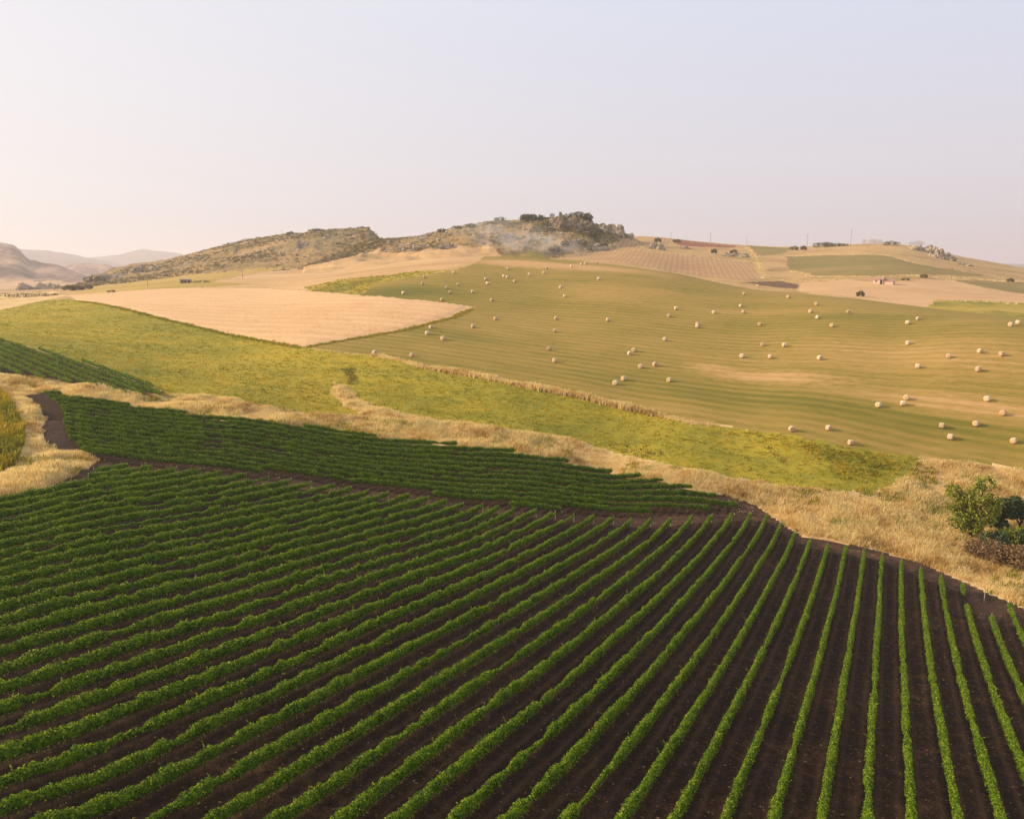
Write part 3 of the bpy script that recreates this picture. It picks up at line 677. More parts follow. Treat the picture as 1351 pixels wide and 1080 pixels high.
tufts('dry_grass', x, y, 1.0 * tall, 0.036, DRY, 7, 0.38, 0.6, rnd=np.clip(.42 + 1.0 * fbm(x / 2.5, y / 2.5, 81, 3) + .25 * rng.normal(size=len(x)), 0, 1))
print('grass', len(x))
# thin strip of tall dry grass between the meadow and the mown field
SL = [(490,467),(528,475),(557,484),(631,497.5),(706,512.5),(769,525),(843,542),(911,557),(940,560)]
sx, sy = [], []
for (a, b_), (c, d_) in zip(SL[:-1], SL[1:]):
    p, q = at(a, b_)[:2], at(c, d_)[:2]; n = int(np.linalg.norm(q - p) * 42); t = rng.random(n)
    wd = rng.normal(0, .5, n); e = unit(q - p)
    sx.append(p[0] + (q - p)[0] * t - e[1] * wd); sy.append(p[1] + (q - p)[1] * t + e[0] * wd)
sx = np.concatenate(sx); sy = np.concatenate(sy)
hs = np.clip(0.9 + 0.8 * fbm(sx / 6, sy / 6, 72, 2), 0.35, 1.4); hs *= np.clip((sx - sx.min()) / 25, 0.35, 1) * np.clip((sx.max() + 2 - sx) / 18, 0.2, 1)
tufts('tall_dry_grass', sx, sy, hs, 0.06, DRY, 6, 0.25, 0.35, rnd=rng.random(len(sx)) * 0.7)
# meadow
x, y = scatter(MEADOW, 1.6, 0.5); r = np.hypot(x, y)
kp = rng.random(len(x)) < np.clip(170 / r, 0.25, 1) ** 2; x, y = x[kp], y[kp]
yl = np.clip(0.50 + 0.8 * fbm(x / 11, y / 5, 73, 3) + 0.18 * rng.normal(size=len(x)), 0, 1)
tufts('meadow_plants', x, y, 0.10 + 0.18 * rng.random(len(x)), 0.11, MEAD, 5, 0.6, 1.2, rnd=yl)
print('meadow', len(x))
HOLLOW = leaf_mat('hollow_leaves', [(0.0, (96, 98, 44)), (0.5, (134, 122, 58)), (1.0, (168, 140, 80))], 0.3, None, 0.8, 0.1)
# leafy taller weeds along the meadow's right end
WE = poly([(940,562),(995,567),(1070,579),(1117,587),(1158,594),(1212,604),(1195,628),(1160,642),(1110,640),(1060,600),(1000,580)])
x, y = scatter(WE, 4.0, 1.0); kp = rng.random(len(x)) < sstep(edge_dist(WE, x, y) / 6) * 1.3; x, y = x[kp], y[kp]
tufts('flowering_weeds', x, y, 0.15 + 0.25 * rng.random(len(x)), 0.12, MEAD, 6, 0.45, 0.5, rnd=np.clip(0.32 + 0.8 * fbm(x / 4, y / 3, 74, 3) + 0.25 * rng.normal(size=len(x)), 0, 1))
x, y = scatter(PATCH, 7.0, 0.3)
tufts('flowering_weeds', x, y, 0.6 + 0.5 * rng.random(len(x)), 0.10, MEAD, 6, 0.4, 0.5, rnd=np.clip(0.48 + 1.0 * fbm(x / 4, y / 4, 75, 3) + 0.2 * rng.normal(size=len(x)), 0, 1))
# green weeds among the dry grass of the bank
x, y = scatter(BANK, 1.6); m_ = fbm(x / 7, y / 7, 76, 3) > 0.12; x, y = x[m_], y[m_]
tufts('flowering_weeds', x, y, 0.4 + 0.5 * rng.random(len(x)), 0.10, MEAD, 6, 0.4, 0.5, rnd=0.25 + 0.4 * rng.random(len(x)))
# weeds at the foot of the ripe wheat and along the green strip
x, y = scatter(GSTRIP, 0.5, 0.5)
tufts('strip_weeds', x, y, 0.15 + 0.3 * rng.random(len(x)), 0.2, MEAD, 4, 0.9, 0.6, rnd=0.15 + 0.5 * rng.random(len(x)))
EL = [(104,397),(207,418),(296,439),(356,450),(400,457.5),(448,449),(528,436),(596,418),(618,408)]
ex, ey, er = [], [], []
for i, ((a, b_), (c, d_)) in enumerate(zip(EL[:-1], EL[1:])):
    p, q = at(a, b_)[:2], at(c, d_)[:2]; n = int(np.linalg.norm(q - p) * 9); t = rng.random(n); e = unit(q - p); wd = rng.normal(0.9, .6, n) * (1 if e[0] > 0 else 1)
    ex.append(p[0] + (q - p)[0] * t + e[1] * wd); ey.append(p[1] + (q - p)[1] * t - e[0] * wd); er.append(np.full(n, 0.2 if i < 4 else 0.5))
ex = np.concatenate(ex); ey = np.concatenate(ey); er = np.concatenate(er)
tufts('field_edge_weeds', ex, ey, 0.15 + 0.25 * rng.random(len(ex)), 0.14, MEAD, 5, 0.5, 0.5, rnd=np.clip(er + 0.2 * rng.normal(size=len(ex)), 0, 1))
# ripe wheat standing proud along its near edge
# clods and stones on the bare soil
SV = poly([(0,690),(985,668),(1160,735),(1351,805),(1351,1130),(0,1130)])
x, y = scatter(SV, 4.5)
n = len(x); zz = Z(x, y); sz = 0.025 + 0.07 * rng.random(n) ** 3
ox = np.array([(1, 0, 0), (0, 1, 0), (-1, 0, 0), (0, -1, 0), (0, 0, .7), (0, 0, -.4)], float)
V = (ox[None] * (0.7 + 0.6 * rng.random((n, 6, 1)))) * sz[:, None, None]
V[:, :, 0] *= 1.3; V = V + np.stack([x, y, zz], -1)[:, None]
fc = np.array([(0, 1, 4), (1, 2, 4), (2, 3, 4), (3, 0, 4), (1, 0, 5), (2, 1, 5), (3, 2, 5), (0, 3, 5)])
STN = leaf_mat('clods_and_stones', [(0.0, (66, 48, 38)), (0.6, (108, 82, 64)), (0.85, (140, 106, 78)), (1.0, (168, 134, 102))], 0.0, None, 0.95, 0.1)
tag(mk('stones', V.reshape(-1, 3), (fc[None] + 6 * np.arange(n)[:, None, None]).reshape(-1, 3), STN, attrs={'rnd': np.repeat(rng.random(n) ** 1.5, 6)}), kind='stuff')
TRK = poly([(130,606),(400,629),(680,671),(985,669),(1031,690),(1000,684),(680,675),(400,635),(160,612)])
x, y = scatter(TRK, 1.2, 1.0); kp = fbm(x / 4, y / 2, 79, 2) > 0.05; x, y = x[kp], y[kp]
tufts('straw_litter', x, y, 0.05 + 0.08 * rng.random(len(x)), 0.06, DRY, 3, 0.6, 1.5)
# darker weedy hollows in the meadow
for pl, dn in ((((790,578),(840,583),(868,592),(876,601),(850,602),(800,590)), 1.6), (((388,505),(425,503),(437,515),(436,533),(400,530)), .9), (((452,486),(466,484),(472,506),(463,508)), 5), (((1004,583),(1016,590),(1042,612),(1036,614),(1014,598)), 5), (((448,515),(470,522),(466,528),(450,524)), 4)):
    x, y = scatter(poly(pl), dn, 0.8)
    tufts('hollow_weeds', x, y, 0.12 + 0.22 * rng.random(len(x)), 0.10, HOLLOW, 4, 0.45, 0.6, rnd=0.9 * rng.random(len(x)))

# ------------------------------------------------------------------ straw bales
def bale_mat():
    m, nt = newmat('straw_bale'); co = coords(nt)
    sx = N_(nt, 'ShaderNodeSeparateXYZ'); nt.links.new(co, sx.inputs[0])
    r = math_(nt, 'SQRT', math_(nt, 'ADD', math_(nt, 'POWER', sx.outputs[1], 2), math_(nt, 'POWER', math_(nt, 'SUBTRACT', sx.outputs[2], .7), 2)))
    w = math_(nt, 'SINE', math_(nt, 'MULTIPLY', math_(nt, 'ADD', r, math_(nt, 'MULTIPLY', noise(nt, co, 3, 2), .08)), 55))
    st = N_(nt, 'ShaderNodeVectorMath', operation='MULTIPLY'); st.inputs[1].default_value = (9, 2, 2); nt.links.new(co, st.inputs[0])
    oi = N_(nt, 'ShaderNodeObjectInfo').outputs['Random']
    f = math_(nt, 'MULTIPLY_ADD', w, .12, math_(nt, 'MULTIPLY_ADD', noise(nt, st.outputs[0], 2.0, 4), .7, math_(nt, 'MULTIPLY', oi, .35)))
    col = ramp(nt, f, [(0.15, (160, 132, 98)), (0.5, (210, 186, 150)), (0.85, (238, 218, 188))])
    end = math_(nt, 'GREATER_THAN', math_(nt, 'ABSOLUTE', sx.outputs[0]), .585)
    col = mix(nt, math_(nt, 'MULTIPLY', end, .55), col, (196, 146, 98))
    return finish(nt, m, col, .9, f, .6, .06)
BM = bale_mat()
def bale_mesh():
    b = MB(); n = 28; prof = [(-.60, .0), (-.605, .36), (-.585, .58), (-.54, .68), (-.44, .73), (-.2, .75), (.2, .75), (.44, .73), (.54, .68), (.585, .58), (.605, .36), (.60, 0)]
    q = np.arange(n) * 2 * math.pi / n; V = []
    for (x, r) in prof:
        rr = r * (1 + .015 * np.sin(3 * q + x * 4) + .012 * rng.normal(size=n))
        z = np.sin(q) * rr; z = np.where(z < -.62, -.62 - (-.62 - z) * .35, z) * .97
        V.append(np.stack([np.full(n, x) + .012 * rng.normal(size=n), np.cos(q) * rr * 1.02, z + .66], -1))
    F = [(i * n + k, i * n + (k + 1) % n, (i + 1) * n + (k + 1) % n, (i + 1) * n + k) for i in range(len(prof) - 1) for k in range(n)]
    b.add(np.concatenate(V), F); return b
BALES = [(532,385.1),(557.4,373.2),(559.8,364.3),(598.3,358.4),(603.9,374.1),(589.1,378.5),(593.9,384.7),(623.5,383.3),(583.2,393.9),(640.4,366.7),(643.3,372.6),(664.7,363.1),(669.1,364.6),(670,353.3),(678.9,369.9),(698.1,361),(717.4,358.7),(721.3,352.7),(648.7,394.2),(653.7,419.1),(624.1,429.2),(568.7,430.1),(563.6,438.1),(584.4,445.2),(494.3,463.6),(543.2,466.8),(739.6,377.6),(745,389.2),(734,418.5),(731.9,435.1),(724.2,458.2),(731.9,473.9),(655.8,497),
 (753.7,350.1),(767,347.4),(772.4,346.8),(787.8,345.3),(789.9,366.4),(802,420.6),(892,405.5),(882.6,415),(920.2,425.9),(920.2,429.2),(877.3,446.4),(836.4,460.3),(831,464.7),(845.3,481.9),(864.2,479.3),(822.7,497.9),(811.8,503.6),(883.2,499.7),(941.6,410.5),(977.4,402.2),(981,410.2),(981.8,386.2),(999.6,375.9),(1040.2,390.4),(1002.6,426.2),(1006.1,453.2),(1034.9,453.8),(978.9,468),(1016.2,469.2),(1044.8,564.4),
 (1077,399.6),(1069.8,409.4),(1079,417.1),(1119.6,410.3),(1097.7,427.8),(1081.7,470.7),(1197.8,423.9),(1211.4,418.9),(1343,424.2),(1333.8,426.6),(1198.1,450.9),(1293.2,461.6),(1321.7,465.4),(1251.7,468.1),(1210.9,481.7),(1291.1,485.6),(1196,522.9),(1191.3,530.3),(1159,532.4),(1302.7,524.4),(1323.4,543),(1243.1,559.9),(1287.9,557),(1254.1,574.7),(1337.7,579.5),(1093.2,562.6),(1122.3,581.9)]
special = {(532,385.1): 'pale round bale beside the upper green strip, farthest left of the high bales',
 (494.3,463.6): 'round straw bale low at the left end of the mown field, beside the meadow', (543.2,466.8): 'round straw bale just right of the leftmost low bale, above the dry grass strip',
 (655.8,497): 'round straw bale touching the thin dry grass strip at the meadow edge', (1122.3,581.9): 'nearest round bale with orange-brown end facing out, at the edge of the yellow weeds',
 (1044.8,564.4): 'large round straw bale just above the right end of the dry grass strip', (1093.2,562.6): 'large round straw bale midway between the two nearest meadow-edge bales',
 (1337.7,579.5): 'large round straw bale near the right picture edge, lowest one there', (1254.1,574.7): 'lower of two large round bales close together at the lower right',
 (920.2,425.9): 'rear bale of two overlapping bales in the middle of the slope', (920.2,429.2): 'front bale of two overlapping bales in the middle of the slope',
 (1196,522.9): 'upper bale of the close pair on the pale patch at right', (1191.3,530.3): 'lower bale of the close pair on the pale patch at right',
 (831,464.7): 'lower bale of a close pair just left of the slope centre', (836.4,460.3): 'upper bale of a close pair just left of the slope centre',
 (811.8,503.6): 'left bale of the lowest pair in the middle of the slope', (822.7,497.9): 'right bale of the lowest pair in the middle of the slope',
 (563.6,438.1): 'left bale of three gathered right of the wheat field corner', (568.7,430.1): 'upper bale of three gathered right of the wheat field corner', (584.4,445.2): 'lowest bale of three gathered right of the wheat field corner',
 (624.1,429.2): 'round straw bale right of the wheat field tip, a little below it', (999.6,375.9): 'small round bale on the skyline of the slope below the ploughed field'}
BANDS = [(0, 362, 'small straw bale just under the hill crest'), (362, 382, 'small straw bale high on the slope below the crest'), (382, 412, 'straw bale on the upper mown slope'), (412, 445, 'straw bale a little above mid slope'), (445, 475, 'straw bale around mid slope'), (475, 520, 'straw bale on the lower half of the slope'), (520, 700, 'big straw bale low on the mown slope')]
proto = bale_mesh().build('straw_bale', BM, smooth=True)
counts = {}
for (px, py) in sorted(BALES):
    p = at(px, py + 0.5, 0.6)
    o = proto if not counts else proto.copy()
    if counts: COL.objects.link(o)
    o.location = (p[0], p[1], float(Z(p[0], p[1])) - .03)
    o.rotation_euler = (rng.normal(0, .02), rng.normal(0, .02), random.choice([0.25, 0.5, -0.9, 1.1]) + rng.normal(0, .3)); s_ = .77 + rng.normal(0, .03); o.scale = (s_ * 1.02, s_, s_)
    if (px, py) in special: lab = special[(px, py)]; counts['x'] = 1
    else:
        bd = next(b for b in BANDS if b[0] <= py < b[1]); counts[bd[2]] = counts.get(bd[2], 0) + 1; lab = bd[2] + ', %s from the left there' % ordinal(counts[bd[2]])
    tag(o, lab, 'straw bale', 'straw bales on the mown slope')

# ------------------------------------------------------------------ rocks
def rock_mat():
    m, nt = newmat('limestone'); co = coords(nt)
    a = noise(nt, co, .25, 4, .7); b = noise(nt, co, 1.2, 4, .7)
    f = math_(nt, 'MULTIPLY_ADD', a, .6, math_(nt, 'MULTIPLY', b, .4))
    f = math_(nt, 'MULTIPLY_ADD', math_(nt, 'SUBTRACT', f, .5), 2.4, .5)
    return finish(nt, m, ramp(nt, f, [(0.1, (96, 82, 66)), (.4, (150, 134, 112)), (.7, (192, 176, 152)), (.95, (160, 126, 88))]), .9, f, .8, .4)
ROCK = rock_mat()
ROCKD = (lambda m, nt: finish(nt, m, ramp(nt, noise(nt, coords(nt), .5, 5, .7), [(.3, (88, 78, 60)), (.5, (134, 118, 94)), (.72, (184, 166, 140))]), .95))(*newmat('dark_cliff_rock'))  # darker rock colour, worn only by the high cliff of the peak
def rock(name, px, py, w, h, label, seed, n=3, cat='rock outcrop', group=None, depth=0.8):
    """a crag w x h pixels large whose foot the photograph shows at (px, py)"""
    p = at(px, py); D = math.hypot(p[0], p[1]); sc = D / FPX; Wm, Hm = w * sc, h * sc
    b = MB()
    n = n * 2
    for i in range(n):
        nu, nv = 34, 17; q = np.linspace(0, 2 * math.pi, nu, endpoint=False); ph = np.linspace(-.25, math.pi / 2, nv)
        f = (i + .5) / n - .5 if n > 1 else 0
        lw = Wm * (1.05 / n + .06) * (.7 + .7 * _h(np.array(i), np.array(seed), 3)); lh = Hm * (.32 + .55 * _h(np.array(i), np.array(seed), 4)); ox = f * Wm * .9; oy = (float(_h(np.array(i), np.array(seed), 5)) - .5) * Wm * .45
        Q, P_ = np.meshgrid(q, ph); X = np.cos(Q) * np.cos(P_); Y = np.sin(Q) * np.cos(P_); Zz = np.sin(P_)
        # a few flat cleavage planes, then rough
        R = np.ones_like(X)
        for j in range(22):
            v = unit(np.array([_h(np.array(j), np.array(seed * 7 + i), s) - .5 for s in (11, 12, 13)])); dd = .55 + .4 * float(_h(np.array(j), np.array(seed + i), 14))
            c = X * v[0] + Y * v[1] + Zz * v[2]; R = np.where(c > .05, np.minimum(R, dd / np.maximum(c, .05)), R)
        R = R * (1 + .5 * fbm(X * 3.1 + seed + i * 3, Y * 3.1 + Zz * 4.3, seed, 4, .6))
        V = np.stack([ox + X * R * lw, oy + Y * R * lw * depth, Zz * R * lh * 1.15], -1).reshape(-1, 3)
        I = np.arange(nu * nv).reshape(nv, nu)
        F = np.stack([I[:-1], np.roll(I, -1, 1)[:-1], np.roll(I, -1, 1)[1:], I[1:]], -1).reshape(-1, 4)
        b.add(V, F)
    o = b.build(name, ROCKD if seed == 40 + 8 * 3 else ROCK, loc=(p[0], p[1], p[2] - .12 * Hm)); o.rotation_euler.z = math.atan2(-p[0], p[1])
    return tag(o, label, cat, group)
RG = 'limestone outcrops on the hills'
for i, (px, py, w, h, n, lab) in enumerate([
 (865,328.5,20,12,3,'pale pointed limestone outcrop at the left of the upper ploughed strip'), (904,328,14,5,2,'low grey rock just under the red-brown field'), (958,338,10,6,2,'grey rock left of the larger double rock above the ploughed field'),
 (974,338.5,19,10,3,'broad pale double rock above the right end of the ploughed field'), (1151,320.5,22,6,4,'jagged grey rock tip on the right hilltop skyline'), (1215,331,34,11,4,'large pale limestone crag below the right hilltop'),
 (1241,341,27,14,3,'steep pale limestone crag at the right end of the hilltop'), (1272,350,14,5,2,'low grey rock slab on the slope right of the hilltop crags'),
 (757,299,44,17,5,'dark high cliff under the trees of the rocky peak'), (804,307,32,15,4,'bare pale crag on the right shoulder of the rocky peak'), (782,329,44,9,5,'long grey rock wall at the foot of the rocky peak'), (755,319,24,9,3,'pale dome of rock in the middle of the peak slope'),
 (733,301,14,7,2,'small pale rock high on the peak left of the cliff'), (706,318,16,9,3,'grey rock behind the drifting smoke'), (588,328,30,8,4,'pale rock band low on the long slope left of the smoke'), (400,327,15,14,3,'pale rock face halfway up the left rocky hill'),
 (464,309,12,5,2,'small pale rock under the left summit'), (53,381.5,44,8,5,'rugged rock mound standing in the valley at far left'), (150,366,36,8,4,'grey rocks along the tail of the left rocky hill'), (196,357,30,8,4,'grey rocky rib above the tail of the left hill'), (640,322,16,6,3,'pale rock on the slope just left of the smoke'), (828,312,14,7,2,'last small crag at the right end of the rocky peak')]):
    rock('rock_outcrop', px, py, w, h, lab, 40 + i * 3, n, group=RG)

# ------------------------------------------------------------------ trees and shrubs
FOL = {}
def fol(name, stops): 
    if name not in FOL: FOL[name] = leaf_mat(name, stops, .25, None, .65, .15)
    return FOL[name]
G_ASH = lambda: fol('fresh_leaves', [(0, (84, 96, 30)), (.4, (130, 138, 46)), (.8, (168, 168, 66)), (1, (198, 190, 92))])
G_OLV = lambda: fol('olive_leaves', [(0, (48, 66, 38)), (.5, (80, 100, 58)), (1, (128, 140, 92))])
G_DRK = lambda: fol('scrub_leaves', [(0, (66, 66, 38)), (.5, (100, 96, 58)), (1, (140, 126, 80))])
G_BRN = lambda: fol('dry_bramble', [(0, (104, 82, 56)), (.5, (144, 116, 82)), (1, (180, 150, 108))])

def crown_mesh(lobes, n, size, flat=0.0):
    """leaf sprays spread through the volume of several lobes (x, y, z, rx, ry, rz)"""
    C = []; per = np.array([l[3] * l[4] * l[5] for l in lobes]) ** .67; per = (per / per.sum() * n).astype(int) + 6
    for l, k in zip(lobes, per):
        v = unit(rng.normal(size=(k, 3))); r = (0.35 + .65 * rng.random(k) ** .5)
        v = v * r[:, None]; nz = fbm(v[:, 0] * 2.2 + l[0], v[:, 1] * 2.2 + v[:, 2] * 1.7 + l[2], 91, 3)
        keep = nz > -.16; v = v[keep] * (1 + .5 * nz[keep, None])
        C.append(np.array(l[:3]) + v * np.array(l[3:6]))
    C = np.concatenate(C); k = len(C)
    nn = unit(rng.normal(size=(k, 3)) + [0, 0, .5]); V, F = leaf_quads(C, nn, size * (.6 + .8 * rng.random(k)), 1.1)
    rn = np.clip(.45 + .22 * rng.normal(size=k) + .5 * vn(C[:, 0] / (size * 5), C[:, 2] / (size * 5) + C[:, 1], 93), 0, 1)
    return V, F, np.repeat(rn, 4)

def tree(name, px, py, w, h, lobes, n, leaf, mat, label, cat, group=None, trunk=True, bark=None):
    """lobes in units of the tree's own height; crown and limbs are its parts"""
    p = at(px, py); sc = math.hypot(p[0], p[1]) / FPX; Hm, Wm = h * sc, w * sc
    root = empty(name, p, label, cat, group); az = math.atan2(-p[0], p[1]); root.rotation_euler.z = az
    lb = [(l[0] * Wm, l[1] * Wm, l[2] * Hm, l[3] * Wm, l[4] * Wm, l[5] * Hm) for l in lobes]
    V, F, R = crown_mesh(lb, n, leaf * Hm)
    mk('crown', V, F, mat, parent=root, attrs={'rnd': R})
    if trunk:
        b = MB(); t0 = np.array([0, 0, -.2]); fork = np.array([.02 * Wm, 0, .22 * Hm])
        b.tube([t0, fork * .5 + [.02 * Wm, 0, 0], fork], np.array([.035, .028, .024]) * Hm, 8)
        for l in lb:
            e = np.array(l[:3]); mid = fork * .5 + e * .5 + rng.normal(0, .04, 3) * Hm
            b.tube([fork, mid, e], np.array([.018, .012, .005]) * Hm, 5)
            for _ in range(3):
                e2 = e + rng.normal(0, .6, 3) * np.array(l[3:6]); b.tube([mid * .4 + e * .6, e2], np.array([.008, .003]) * Hm, 4)
        b.build('trunk', BARK, root)
    return root
TL = [(-.34,0,.70,.16,.17,.12),(-.26,.05,.50,.18,.17,.12),(.0,0,.34,.28,.24,.17),(.16,.1,.52,.28,.22,.17),(.10,-.08,.74,.24,.20,.15),(.18,.02,.89,.17,.14,.13),(.33,0,.62,.16,.15,.15),(-.08,.05,.60,.20,.18,.12),(.28,.05,.34,.20,.14,.10),(-.18,-.05,.30,.2,.14,.12),(.02,0,.20,.2,.18,.1)]
tree('young_tree', 1278, 713, 60, 80, TL, 5600, .019, G_ASH(), 'loose light green tree standing alone in the dry grass left of the bushes', 'tree')
tree('olive_tree', 1322, 703, 24, 42, [(-.1,0,.78,.42,.4,.18),(-.1,.1,.55,.46,.42,.16),(-.25,0,.34,.36,.34,.14),(.05,0,.9,.25,.25,.1),(-.05,0,.22,.3,.3,.12)], 2600, .045, G_OLV(), 'narrow dark olive-green tree just right of the light green tree', 'tree')
tree('olive_tree', 1343, 702, 30, 42, [(-.2,0,.88,.22,.22,.12),(.1,.1,.62,.45,.4,.16),(.35,0,.78,.3,.3,.16),(-.15,0,.5,.3,.3,.12),(.3,0,.45,.3,.3,.12)], 2200, .045, G_OLV(), 'twin-topped grey-green tree at the right picture edge above the brambles', 'tree')
BL = [(-.25,0,.45,.28,.3,.4),(.2,.1,.5,.32,.3,.42),(0,-.1,.35,.4,.35,.33),(.35,0,.3,.2,.25,.3),(-.4,0,.25,.16,.2,.25)]
for (px, py, w, h, mt, lab) in [(1310,728,26,30,G_OLV(),'rounded green bush at the left front of the bramble thicket'),(1334,726,26,32,G_ASH(),'bright green bush in the middle of the bramble thicket'),(1357,728,28,34,G_OLV(),'dull green bush cut by the right picture edge'),
    (1297,736,38,26,G_BRN(),'brown leafless bramble at the left end of the thicket'),(1326,745,50,28,G_BRN(),'brown bramble mass in front of the green bushes'),(1358,748,44,30,G_BRN(),'brown bramble at the picture edge in the thicket'),(1268,717,20,9,G_ASH(),'low green weed clump at the foot of the light green tree')]:
    tree('bramble' if mt is G_BRN() else 'bush', px, py, w, h, BL, 2400, .045, mt, lab, 'bush', 'bushes of the thicket at right', trunk=True)

SH = 'dark shrubs on the hills'
k = 0
for (px, py, w, h, lab) in [(702,291,32,8,'broad dark shrub mass on the skyline left of the rocky peak'),(728.5,287,6,5,'tiny round tree on the skyline between the peak and the shrub mass'),(748,290,20,7,'dark trees at the left top of the high cliff'),(763,288,22,8,'dark trees crowning the rocky peak'),(776,292,12,9,'dark tree at the right top of the high cliff'),
    (790,307,12,5,'low shrub between the cliff and the bare crag'),(817,311,18,5,'low dark shrub under the bare crag'),(781,314,18,8,'green shrub below the cliff on the peak'),(746,325,11,7,'dark shrub beside the pale rock dome'),(768,323,20,6,'green shrub right of the pale rock dome'),(797,327,10,6,'dark shrub at the right end of the grey rock wall'),(733,332,18,7,'dark shrub at the foot of the peak by the smoke'),
    (605,302,9,4,'small shrub on the skyline of the long ridge'),(622,300,14,5,'dark shrub on the long ridge left of the broad mass'),(583,307,12,5,'round dark shrub where the long ridge begins to rise'),(660,292,16,5,'dark shrub on the ridge halfway to the peak'),(384,310,9,4,'dark shrub on the skyline of the left rocky hill'),(418,305,12,3.5,'flat shrub on top of the left rocky hill'),
    (868,319.5,9,5,'shrub growing on top of the pointed outcrop'),(893,320,10,4,'dark shrub at the left end of the red-brown field'),(942,334,7,5,'round dark shrub left of the double rock'),(968,335,9,5,'shrub squeezed between the two parts of the double rock'),(1048,330,11,4.5,'rounded dark shrub below the skyline, left one of a pair'),(1060,330,7,5,'rounded dark shrub below the skyline, right one of a pair'),(1096,325.5,38,5,'long flat dark shrub belt on the skyline of the right hill'),(1176,324,18,5,'low shrub right of the jagged hilltop rock'),(1209,324,16,5,'green shrub on top of the large pale crag'),(1223,333,10,4,'small green shrub in front of the large pale crag'),
    (1218.6,366.5,8,4,'dark shrub on the field edge right of the farmhouse'),(1135,391,9,6,'lone dark shrub on the edge of the bale field below the farmhouse'),(1333,372,7,4,'small shrub beside the green field at far right'),(1195,370,9,3,'low shrub right beside the farmhouse annex'),
    (102,383,30,6,'dark hedge in the valley left of the wheat'),(147,386,9,3,'small shrub at the left tip of the wheat field'),(35,392,74,4.5,'long low hedge along the left meadow edge'),(267,373,18,3,'low bushes right of the stone shed'),(125,373,22,8,'dark scrub at the tail of the left rocky hill')]:
    k += 1
    lb = [(-.3,0,.42,.24,.3,.42),(.05,.1,.55,.3,.3,.46),(.32,0,.4,.22,.3,.4)] if w < 25 else [(x, 0, .3 + .25 * random.random(), .1 + .05 * random.random(), .16, .3 + .25 * random.random()) for x in np.linspace(-.42, .42, 8)]
    tree('shrub', px, py, w, h * 1.1, lb, 700 if w < 25 else 1900, .09 if w < 25 else .10, G_DRK(), lab, 'shrub', SH, trunk=False)
# scrub dotted over the rocky slopes
m = (HC == 1) | (HC == 2)
pr = (m * np.gradient(RAD)[:-1, None] * RAD[:-1, None] * np.gradient(PHI)[None, :-1]).ravel(); nz = fbm(CX / 35, CY / 35, 95, 4).ravel(); pr = pr * np.where(HC == 2, 3.2, 1).ravel() * (CLS == 6).ravel() * np.clip(.4 + 1.5 * nz, 0.06, 2) * (RC.ravel() < 950)
ii = rng.choice(len(pr), 14000, p=pr / pr.sum()); x = CX.ravel()[ii] + rng.normal(0, .8, len(ii)); y = CY.ravel()[ii] + rng.normal(0, 2.5, len(ii)); zz = Z(x, y)
s_ = .25 + 1.15 * rng.random(len(ii)) ** 2.6
xp = []
for _ in range(230):
    px = 690 + 125 * rng.random(); py = 281 + 26 * rng.random() ** .8
    q = at(px, py)
    if 560 < q[1] < 760: xp.append(q)
xp = np.array(xp); x = np.concatenate([x, xp[:, 0]]); y = np.concatenate([y, xp[:, 1]]); zz = np.concatenate([zz, xp[:, 2]]); s_ = np.concatenate([s_, .8 + 1.1 * rng.random(len(xp))]); ii = np.arange(len(x)); C = []; R = []
for j in range(12):
    v = unit(rng.normal(size=(len(ii), 3))); v[:, 2] = np.abs(v[:, 2]) * .75; C.append(np.stack([x, y, zz], -1) + v * (s_ * 1.25)[:, None])
C = np.concatenate(C); V, F = leaf_quads(C, unit(rng.normal(size=C.shape) + [0, 0, .6]), np.tile(s_, 12) * .55, 1.2)
SCR = leaf_mat('scrub_sprays', [(0, (78, 76, 46)), (.5, (122, 112, 68)), (1, (176, 148, 98))], .25, None, .7, .1)
tag(mk('scrub', V, F, SCR, attrs={'rnd': np.repeat(np.clip(np.tile(rng.random(len(ii)), 12) * .7 + rng.random(len(C)) * .4, 0, 1), 4)}), kind='stuff')
# broken rock strewn over the rocky slopes
pr = (m * np.gradient(RAD)[:-1, None] * RAD[:-1, None] * np.gradient(PHI)[None, :-1]).ravel() * np.where(HC == 2, 2.2, 1).ravel() * (CLS == 6).ravel() * (RC.ravel() < 1000) * np.clip(fbm(CX / 45, CY / 60, 98, 3).ravel() * 3 + .05, 0, 1.5)
ii = rng.choice(len(pr), 1500, p=pr / pr.sum()); x = CX.ravel()[ii] + rng.normal(0, 1, len(ii)); y = CY.ravel()[ii] + rng.normal(0, 3, len(ii)); n = len(x)
xr = []
for _ in range(160):
    px = 700 + 125 * rng.random(); py = 284 + 26 * rng.random(); q = at(px, py)
    if 560 < q[1] < 760: xr.append(q[:2])
xr = np.array(xr); x = np.concatenate([x, xr[:, 0]]); y = np.concatenate([y, xr[:, 1]]); n = len(x); zz = Z(x, y)
sz = .4 + 2.0 * rng.random(n) ** 2.5
V = ox[None] * (.55 + .9 * rng.random((n, 6, 1))) * sz[:, None, None]; V[:, :, 0] *= 1.3; V[:, :, 2] *= .9
V = V + np.stack([x, y, zz], -1)[:, None]
tag(mk('strewn_rocks', V.reshape(-1, 3), (fc[None] + 6 * np.arange(n)[:, None, None]).reshape(-1, 3), ROCK), kind='stuff')
